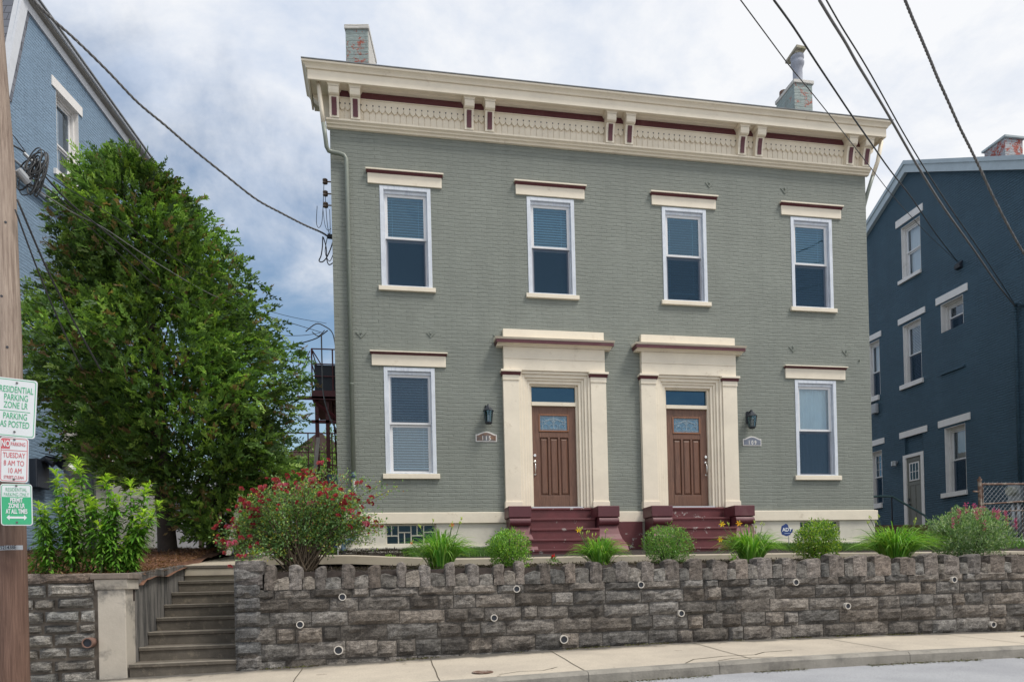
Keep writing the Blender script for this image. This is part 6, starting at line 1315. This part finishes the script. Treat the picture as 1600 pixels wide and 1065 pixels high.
daylily(5.45, -3.95, 1.02, .56, 250, 'daylily clump with three yellow blooms right of the right maroon steps', [(5.015, -3.9, -.70, Y1, .055), (5.30, -3.88, -.69, Y2, .055), (4.955, -3.95, -.935, Y1, .05)], scapes=5)
daylily(7.90, -3.95, 1.35, .60, 340, 'widest daylily clump, without open blooms, at the right corner of the green house', scapes=6)

def shrub(name, cx, cy, rx, ry, rz, zb, n, L0, cols, p, label, cat, group=None, mat='leaf', lump=.25, wr=.45, updir=.5, seed=0, stem=Mt['trunk'], box=.0):
    o = root(name, (cx, cy, zb), label, cat, group)
    m = int(n*1.25); d = rdir(m); 
    lm = np.array([noise.noise(Vector(q)*1.9+Vector((seed, 0, 0))) for q in d]); lm2 = np.array([noise.noise(Vector(q)*5+Vector((seed, 4, 0))) for q in d])
    r = rng.uniform(.0, 1, m)**.35; r = np.clip(r, .25, 1)*(1+lump*lm+.18*lm2); 
    P_ = np.array([cx, cy, zb+rz])+d*np.array([rx, ry, rz])*r[:, None]; k = P_[:, 2] > zb-.05; P_ = P_[k][:n]; dd = d[k][:n]; q = len(P_)
    nz = np.array([noise.noise(Vector(x)*6+Vector((seed, 1, 1))) for x in P_]); col = mixcol(q, cols, p, .2)*(1+.35*nz[:, None])
    top_leaf = (dd[:, 2] > .25) & (rng.uniform(0, 1, q) < .25); col[top_leaf] *= 1.5  # some of the upward-facing leaves get a brighter tone
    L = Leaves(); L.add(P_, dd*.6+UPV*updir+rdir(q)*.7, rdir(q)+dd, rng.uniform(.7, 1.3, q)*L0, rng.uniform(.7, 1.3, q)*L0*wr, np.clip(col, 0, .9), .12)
    L.build('foliage', Mt[mat], o)
    b = MB()
    for i in range(12):
        a = random.uniform(0, 2*PI); b.tube([(cx+.03*math.cos(a), cy+.03*math.sin(a), zb-.05), (cx+rx*.35*math.cos(a), cy+ry*.35*math.sin(a), zb+rz*.7), (cx+rx*.7*math.cos(a), cy+ry*.7*math.sin(a), zb+rz*1.5)], [.012, .008, .004], 5)
    b.build('stems', stem, o); return o
BXC = [(.17, .35, .05), (.11, .25, .035), (.26, .46, .06), (.38, .55, .08)]; BXP = [.4, .3, .2, .1]
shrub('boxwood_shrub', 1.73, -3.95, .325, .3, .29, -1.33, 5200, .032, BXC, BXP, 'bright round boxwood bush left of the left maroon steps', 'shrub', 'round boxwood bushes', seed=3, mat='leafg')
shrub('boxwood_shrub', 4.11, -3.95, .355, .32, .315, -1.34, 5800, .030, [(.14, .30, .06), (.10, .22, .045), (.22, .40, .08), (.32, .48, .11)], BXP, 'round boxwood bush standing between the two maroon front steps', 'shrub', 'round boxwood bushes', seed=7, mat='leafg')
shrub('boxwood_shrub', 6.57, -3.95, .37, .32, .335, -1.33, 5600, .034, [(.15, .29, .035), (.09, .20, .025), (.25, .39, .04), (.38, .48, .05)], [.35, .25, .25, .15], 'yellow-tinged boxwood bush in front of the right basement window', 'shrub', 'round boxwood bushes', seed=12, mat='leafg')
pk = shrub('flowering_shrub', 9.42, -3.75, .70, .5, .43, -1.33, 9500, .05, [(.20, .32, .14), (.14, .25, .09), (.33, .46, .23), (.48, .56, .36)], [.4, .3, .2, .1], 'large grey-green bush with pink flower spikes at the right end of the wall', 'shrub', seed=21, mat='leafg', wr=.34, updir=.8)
fb = Leaves()
for (x, z) in ((9.03, -.58), (9.2, -.48), (9.22, -.60), (9.32, -.50), (9.36, -.56), (9.56, -.52), (9.6, -.60), (9.78, -.60), (9.86, -.62), (9.92, -.70), (9.38, -.78), (8.92, -.72), (10.0, -.75), (9.70, -.57), (9.1, -.66)):
    q = 46; c = np.array([x, -4.0+random.uniform(-.15, .1), z]); t = rng.uniform(0, 1, q); P_ = c+np.stack([rng.normal(0, .012, q), rng.normal(0, .012, q), (t-.5)*.16], 1); fb.add(P_, rdir(q)+UPV*.4, rdir(q), .026, .018, mixcol(q, [(.55, .07, .25), (.45, .06, .20), (.62, .22, .34)], var=.15), .1)
fb.build('blossoms', Mt['petal'], pk)
# low ground cover on the right, grass by the house
def cover(name, x0, x1, y0, y1, n, L0, W0, cols, p, label, cat, up=1.2, dzb=0.0, h=.0):
    L = Leaves(); P_ = np.stack([rng.uniform(x0, x1, n), rng.uniform(y0, y1, n), np.zeros(n)], 1); P_[:, 2] = [gz(a, c)+dzb for a, c in P_[:, :2]]; P_[:, 2] += rng.uniform(0, 1, n)*h
    L.add(P_, rdir(n)*.7+UPV*up, rdir(n), rng.uniform(.6, 1.3, n)*L0, W0, mixcol(n, cols, p), .15); o = L.build(name, Mt['leafg'], None); tag(o, label, cat, kind='stuff'); return o
GC = [(.075, .17, .035), (.11, .22, .045), (.055, .13, .03), (.16, .24, .06)]
cover('grass', .35, 2.35, -1.75, -.12, 9000, .11, .007, GC, [.4, .3, .2, .1], 'fine green grass in front of the cream foundation left of the steps', 'grass', 2.0)
cover('grass', 7.6, 11.5, -1.75, -.12, 12000, .12, .007, GC, [.4, .3, .2, .1], 'fine green grass in front of the cream foundation right of the steps', 'grass', 2.0)
cover('ground_cover', 10.9, 17.5, -1.5, 4.8, 9000, .12, .05, [(.13, .28, .05), (.19, .36, .07), (.09, .2, .04)], [.4, .3, .3], 'bright low leafy ground cover beside the porch steps', 'ground cover', .9, h=.12)
cover('weeds', -2.3, -.9, -1.0, 1.3, 1500, .10, .035, [(.30, .45, .04), (.22, .38, .05)], [.5, .5], 'bright yellow-green weeds at the foot of the wooden fence', 'weeds', 1.2, h=.1)
def chips(name, x0, x1, y0, y1, n, cols, label, L0=.045, z0=.0, zf_=gz):
    L = Leaves(); P_ = np.stack([rng.uniform(x0, x1, n), rng.uniform(y0, y1, n), np.zeros(n)], 1); P_[:, 2] = [zf_(a, c)+z0+.02+.03*noise.noise(Vector((a*2.3, c*2.3, 1))) for a, c in P_[:, :2]]
    L.add(P_, rdir(n)*np.array([1, 1, .35]), UPV+rdir(n)*.5, rng.uniform(.5, 1.5, n)*L0, .012, mixcol(n, cols, None, .3), .0); tag(L.build(name, Mt['petal'], None), label, 'mulch', kind='stuff')
chips('mulch_chips', -1.7, 11.5, -4.42, -2.95, 15000, [(.035, .026, .022), (.06, .045, .038), (.02, .016, .014), (.11, .09, .08)], 'dark shredded mulch behind the upright coping stones')
chips('mulch_chips', -.85, .45, -1.9, -.1, 3500, [(.03, .022, .02), (.05, .04, .033), (.018, .015, .013)], 'dark mulch heaped beside the downspout outlet', z0=.03, zf_=lambda x, y: ydisp(x, y))
chips('pine_mulch', -6.5, -2.98, -4.3, 1.2, 26000, [(.24, .12, .075), (.15, .075, .05), (.32, .19, .12), (.09, .05, .035)], 'red-brown pine straw mulch under the conifer', .06, z0=.01)
def gutter():
    L = Leaves(); n = 5200; x = rng.uniform(-2, 11, n); P_ = np.stack([x, -6.505-np.abs(rng.normal(0, .05, n)), np.zeros(n)], 1); keep = np.array([noise.noise(Vector((a*.9, 9, 0))) > -.15 for a in x]); P_ = P_[keep]; P_[:, 2] = [roadz(a, c)+.004 for a, c in P_[:, :2]]; q = len(P_)
    L.add(P_, rdir(q)*np.array([1, 1, .2]), UPV+rdir(q)*.4, .02, .012, mixcol(q, [(.10, .085, .06), (.06, .05, .04), (.18, .16, .10), (.12, .13, .04)], None, .3), .05); tag(L.build('gutter_grit', Mt['petal'], None), 'grit and dry leaf bits lying in the gutter under the kerb', 'grit', kind='stuff')
gutter()
def moss():
    L = Leaves(); n = 2600; x = rng.uniform(-1.7, 11, n); P_ = np.stack([x, rng.uniform(-4.80, -4.70, n), np.zeros(n)], 1); keep = np.array([noise.noise(Vector((a*1.3, 3, 0))) > .05 for a in x]); P_ = P_[keep]; P_[:, 2] = [walkz(a, c)+.004 for a, c in P_[:, :2]]; q = len(P_)
    L.add(P_, rdir(q)*.8+UPV*.5, rdir(q), .022, .012, mixcol(q, [(.10, .10, .035), (.06, .05, .03), (.14, .15, .04), (.12, .09, .06)], None, .3), .1); tag(L.build('wall_foot_litter', Mt['petal'], None), 'specks of moss and litter along the foot of the stone wall', 'moss', kind='stuff')
moss()
def seedling(x, z, col, label, y=-4.2, fl=None):
    o = root('small_plant', (x, y, z-.1), label, 'plant'); q = 40; L = Leaves(); P_ = np.array([x, y, z-.03])+rng.normal(0, .028, (q, 3)); L.add(P_, rdir(q)+UPV*.8, rdir(q), .045, .022, mixcol(q, [col], None, .2), .15); L.build('leaves', Mt['leafg'], o)
    if fl: 
        L = Leaves(); q = 14; P_ = np.array([x-.01, y-.01, z+.035])+rng.normal(0, .01, (q, 3)); L.add(P_, rdir(q), rdir(q), .03, .028, mixcol(q, [fl], None, .1), .1); L.build('flower', Mt['petal'], o)
seedling(2.33, -1.19, (.12, .26, .04), 'tiny plant with one red flower in front of the left maroon steps', fl=(.8, .01, .03))
seedling(5.02, -1.21, (.20, .36, .05), 'tiny pale seedling right of the middle boxwood bush')
seedling(1.93, -1.29, (.26, .40, .09), 'pale little plant at the foot of the leftmost boxwood bush')
seedling(3.06, -1.28, (.28, .44, .10), 'pale little plant at the foot of the second daylily clump')
seedling(.10, -1.02, (.22, .38, .06), 'tiny seedling on the dark mulch mound', y=-2.1)
for k, (x, y) in enumerate(((.45, -1.7), (.62, -1.65), (.75, -1.75))): pass

def rose():
    o = root('rose_bush', (-1.1, -3.85, -1.3), 'sprawling rose bush full of small dark red blooms at the top of the stairs', 'rose bush')
    b = MB(); L = Leaves(); bloom_pts = []; B0 = Vector((-1.1, -3.85, -1.38))
    ends = []
    for k in range(95):
        a = random.uniform(-PI*.02, PI*1.04); 
        x = -1.12 + 1.0*math.cos(a)*random.uniform(.75, 1.0)*1.0; 
        hgt = {0: 0}.get(1, .30+.86*max(0, math.sin(a))**.7)*random.uniform(.72, 1.0)
        if x < -1.55: hgt *= .86
        ends.append(Vector((x, -3.85+random.uniform(-.40, .45), -1.15+hgt*.98)))
    ends += [Vector(p) for p in ((.17, -3.9, -.16), (-.02, -3.85, -.10), (-.25, -3.85, .0), (-.45, -3.8, .04), (-.75, -3.8, .12), (-.9, -3.8, .10), (-.62, -3.8, .06), (.0, -4.1, -.75), (-.12, -4.0, -.55), (-.05, -3.95, -.62), (-1.95, -4.0, -.78), (-2.05, -3.95, -.75), (-1.85, -4.1, -1.0), (-1.78, -4.3, -1.12))]
    for e in ends:
        s = B0+Vector((random.uniform(-.12, .12), random.uniform(-.08, .08), 0)); mid = s.lerp(e, .5)+Vector(((e.x-s.x)*.04, 0, .16+abs(e.x-s.x)*.10)); q = smooth([s, s.lerp(mid, .5)+Vector((0, 0, .04)), mid, e], 4)
        b.tube(q, [.012*(1-.75*i/len(q)) for i in range(len(q))], 5)
        # leafy sprays along the outer half
        n = 205; t = rng.uniform(.40, 1.02, n); Q = np.array([tuple(p) for p in q]); ii = np.clip((t*(len(q)-1)).astype(int), 0, len(q)-2); f = np.clip(t*(len(q)-1)-ii, 0, 1)
        P_ = Q[ii]*(1-f[:, None])+Q[ii+1]*f[:, None]+rng.normal(0, .055, (n, 3))*np.array([1.1, 1, .8])
        L.add(P_, rdir(n)+UPV*.1, rdir(n)+UPV*.8, rng.uniform(.026, .048, n), rng.uniform(.017, .028, n), mixcol(n, [(.19, .34, .12), (.27, .43, .16), (.12, .24, .07), (.42, .52, .12), (.52, .50, .06), (.34, .18, .09)], [.34, .26, .18, .13, .05, .04], .2), .12)
        for _ in range(random.choice((2, 3, 4))): 
            p = q[-1-random.choice((0, 0, 1, 2))]+Vector((random.uniform(-.08, .08), random.uniform(-.22, -.02), random.uniform(-.03, .07))); bloom_pts.append(p)
    for k in range(16):    # bare inner canes
        a = random.uniform(PI*.15, PI*.85); e = B0+Vector((.75*math.cos(a), random.uniform(-.25, .25), .35+.45*math.sin(a))); b.tube([B0+Vector((random.uniform(-.1, .1), random.uniform(-.06, .06), 0)), B0.lerp(e, .5)+Vector((0, 0, .05)), e], [.010, .008, .004], 5)
    b.build('canes', Mt['cane'], o, smooth=True); L.build('foliage', Mt['leafg'], o)
    bloom_pts += [p+Vector((random.uniform(-.12, .12), -.1, random.uniform(-.1, .05))) for p in bloom_pts if p.x < -1.2][:40]
    random.shuffle(bloom_pts); variants = []
    for v, col in enumerate([(.40, .06, .09), (.52, .12, .17), (.32, .035, .055), (.58, .17, .26)]):
        m = MB()
        for (ox, oy, oz) in [(0, 0, 0), (.045, .012, -.012)][:1+v % 2]:
         for k in range(15):
            th = k*2.4; r = .009+.0017*k; tl = .15+k*.05; c = Vector((ox+math.cos(th)*r*.6, oy+math.sin(th)*r*.6, oz+.014-.0009*k)); d = Vector((math.cos(th)*math.sin(tl), math.sin(th)*math.sin(tl), math.cos(tl))); s = Vector((-math.sin(th), math.cos(th), 0)); L_ = .021; cc_ = tuple(q*random.uniform(.8, 1.2) for q in col)
            m.add([tuple(c-s*.008), tuple(c+s*.008), tuple(c+d*L_*.6+s*.013), tuple(c+d*L_), tuple(c+d*L_*.6-s*.013)], [(0, 1, 2, 3, 4)], cc_)
        variants.append(m)
    protos = [m.build('bloom', Mt['petal'], None, recalc=False) for m in variants]
    used = [False]*4
    mm = MB()     # blooms beyond the hundred largest: one part
    for p in [q+Vector((random.uniform(-.22, .22), random.uniform(-.12, .1), random.uniform(-.14, .05))) for q in bloom_pts[:95]]:
        src = variants[random.choice((0, 2, 0))]; sc_ = random.uniform(.8, 1.25); Mx = Matrix.Rotation(R(random.uniform(-60, 60)), 3, 'Z') @ Matrix.Rotation(R(random.uniform(20, 95)), 3, 'X')
        mm.add([tuple(p+Mx @ (Vector(v_)*sc_)) for v_ in src.v], src.f); mm.c[-len(src.f):] = src.c
    tag(mm.build('blooms', Mt['petal'], o, recalc=False), kind='stuff')
    for i, p in enumerate(bloom_pts[:98]):
        v = random.choice((0, 0, 1, 2, 2, 3)) if i > 3 else i
        ob = protos[v] if not used[v] else protos[v].copy()
        if used[v]: COL.objects.link(ob)
        used[v] = True; s = random.uniform(1.0, 1.55)
        ob.parent = o; ob.matrix_parent_inverse = wm(o).inverted(); ob.location = p; ob.rotation_euler = (R(random.uniform(30, 95)), 0, R(random.uniform(-50, 50))); ob.scale = (s, s, s)
rose()
# distant greenery
def far_bush(cx, cy, zb, rx, rz, label, cols, n=2600, L0=.16, seed=1):
    return shrub('distant_tree', cx, cy, rx, rx*.8, rz, zb, n, L0, cols, None, label, 'tree', 'trees behind the houses', mat='leaf', seed=seed, lump=.5)
far_bush(-4.4, 19, 1.6, 1.5, 1.5, 'yellow-green bushy tree top seen behind the deck railing', [(.20, .30, .06), (.13, .23, .05), (.28, .36, .09)], seed=4)
far_bush(-2.6, 18, 1.2, 1.3, 1.7, 'light green tree seen between the fire escape posts', [(.16, .26, .06), (.10, .2, .05), (.22, .32, .08)], seed=5)
far_bush(-1.9, 22, 3.4, .9, 1.7, 'airy tree top beside the fire escape stairs', [(.16, .26, .06), (.12, .22, .05)], n=1300, seed=8)
far_bush(-8.5, 9, -.6, 1.6, .8, 'dark low shrub behind the conifer trunk', [(.05, .11, .03), (.04, .08, .02)], L0=.1, seed=9)
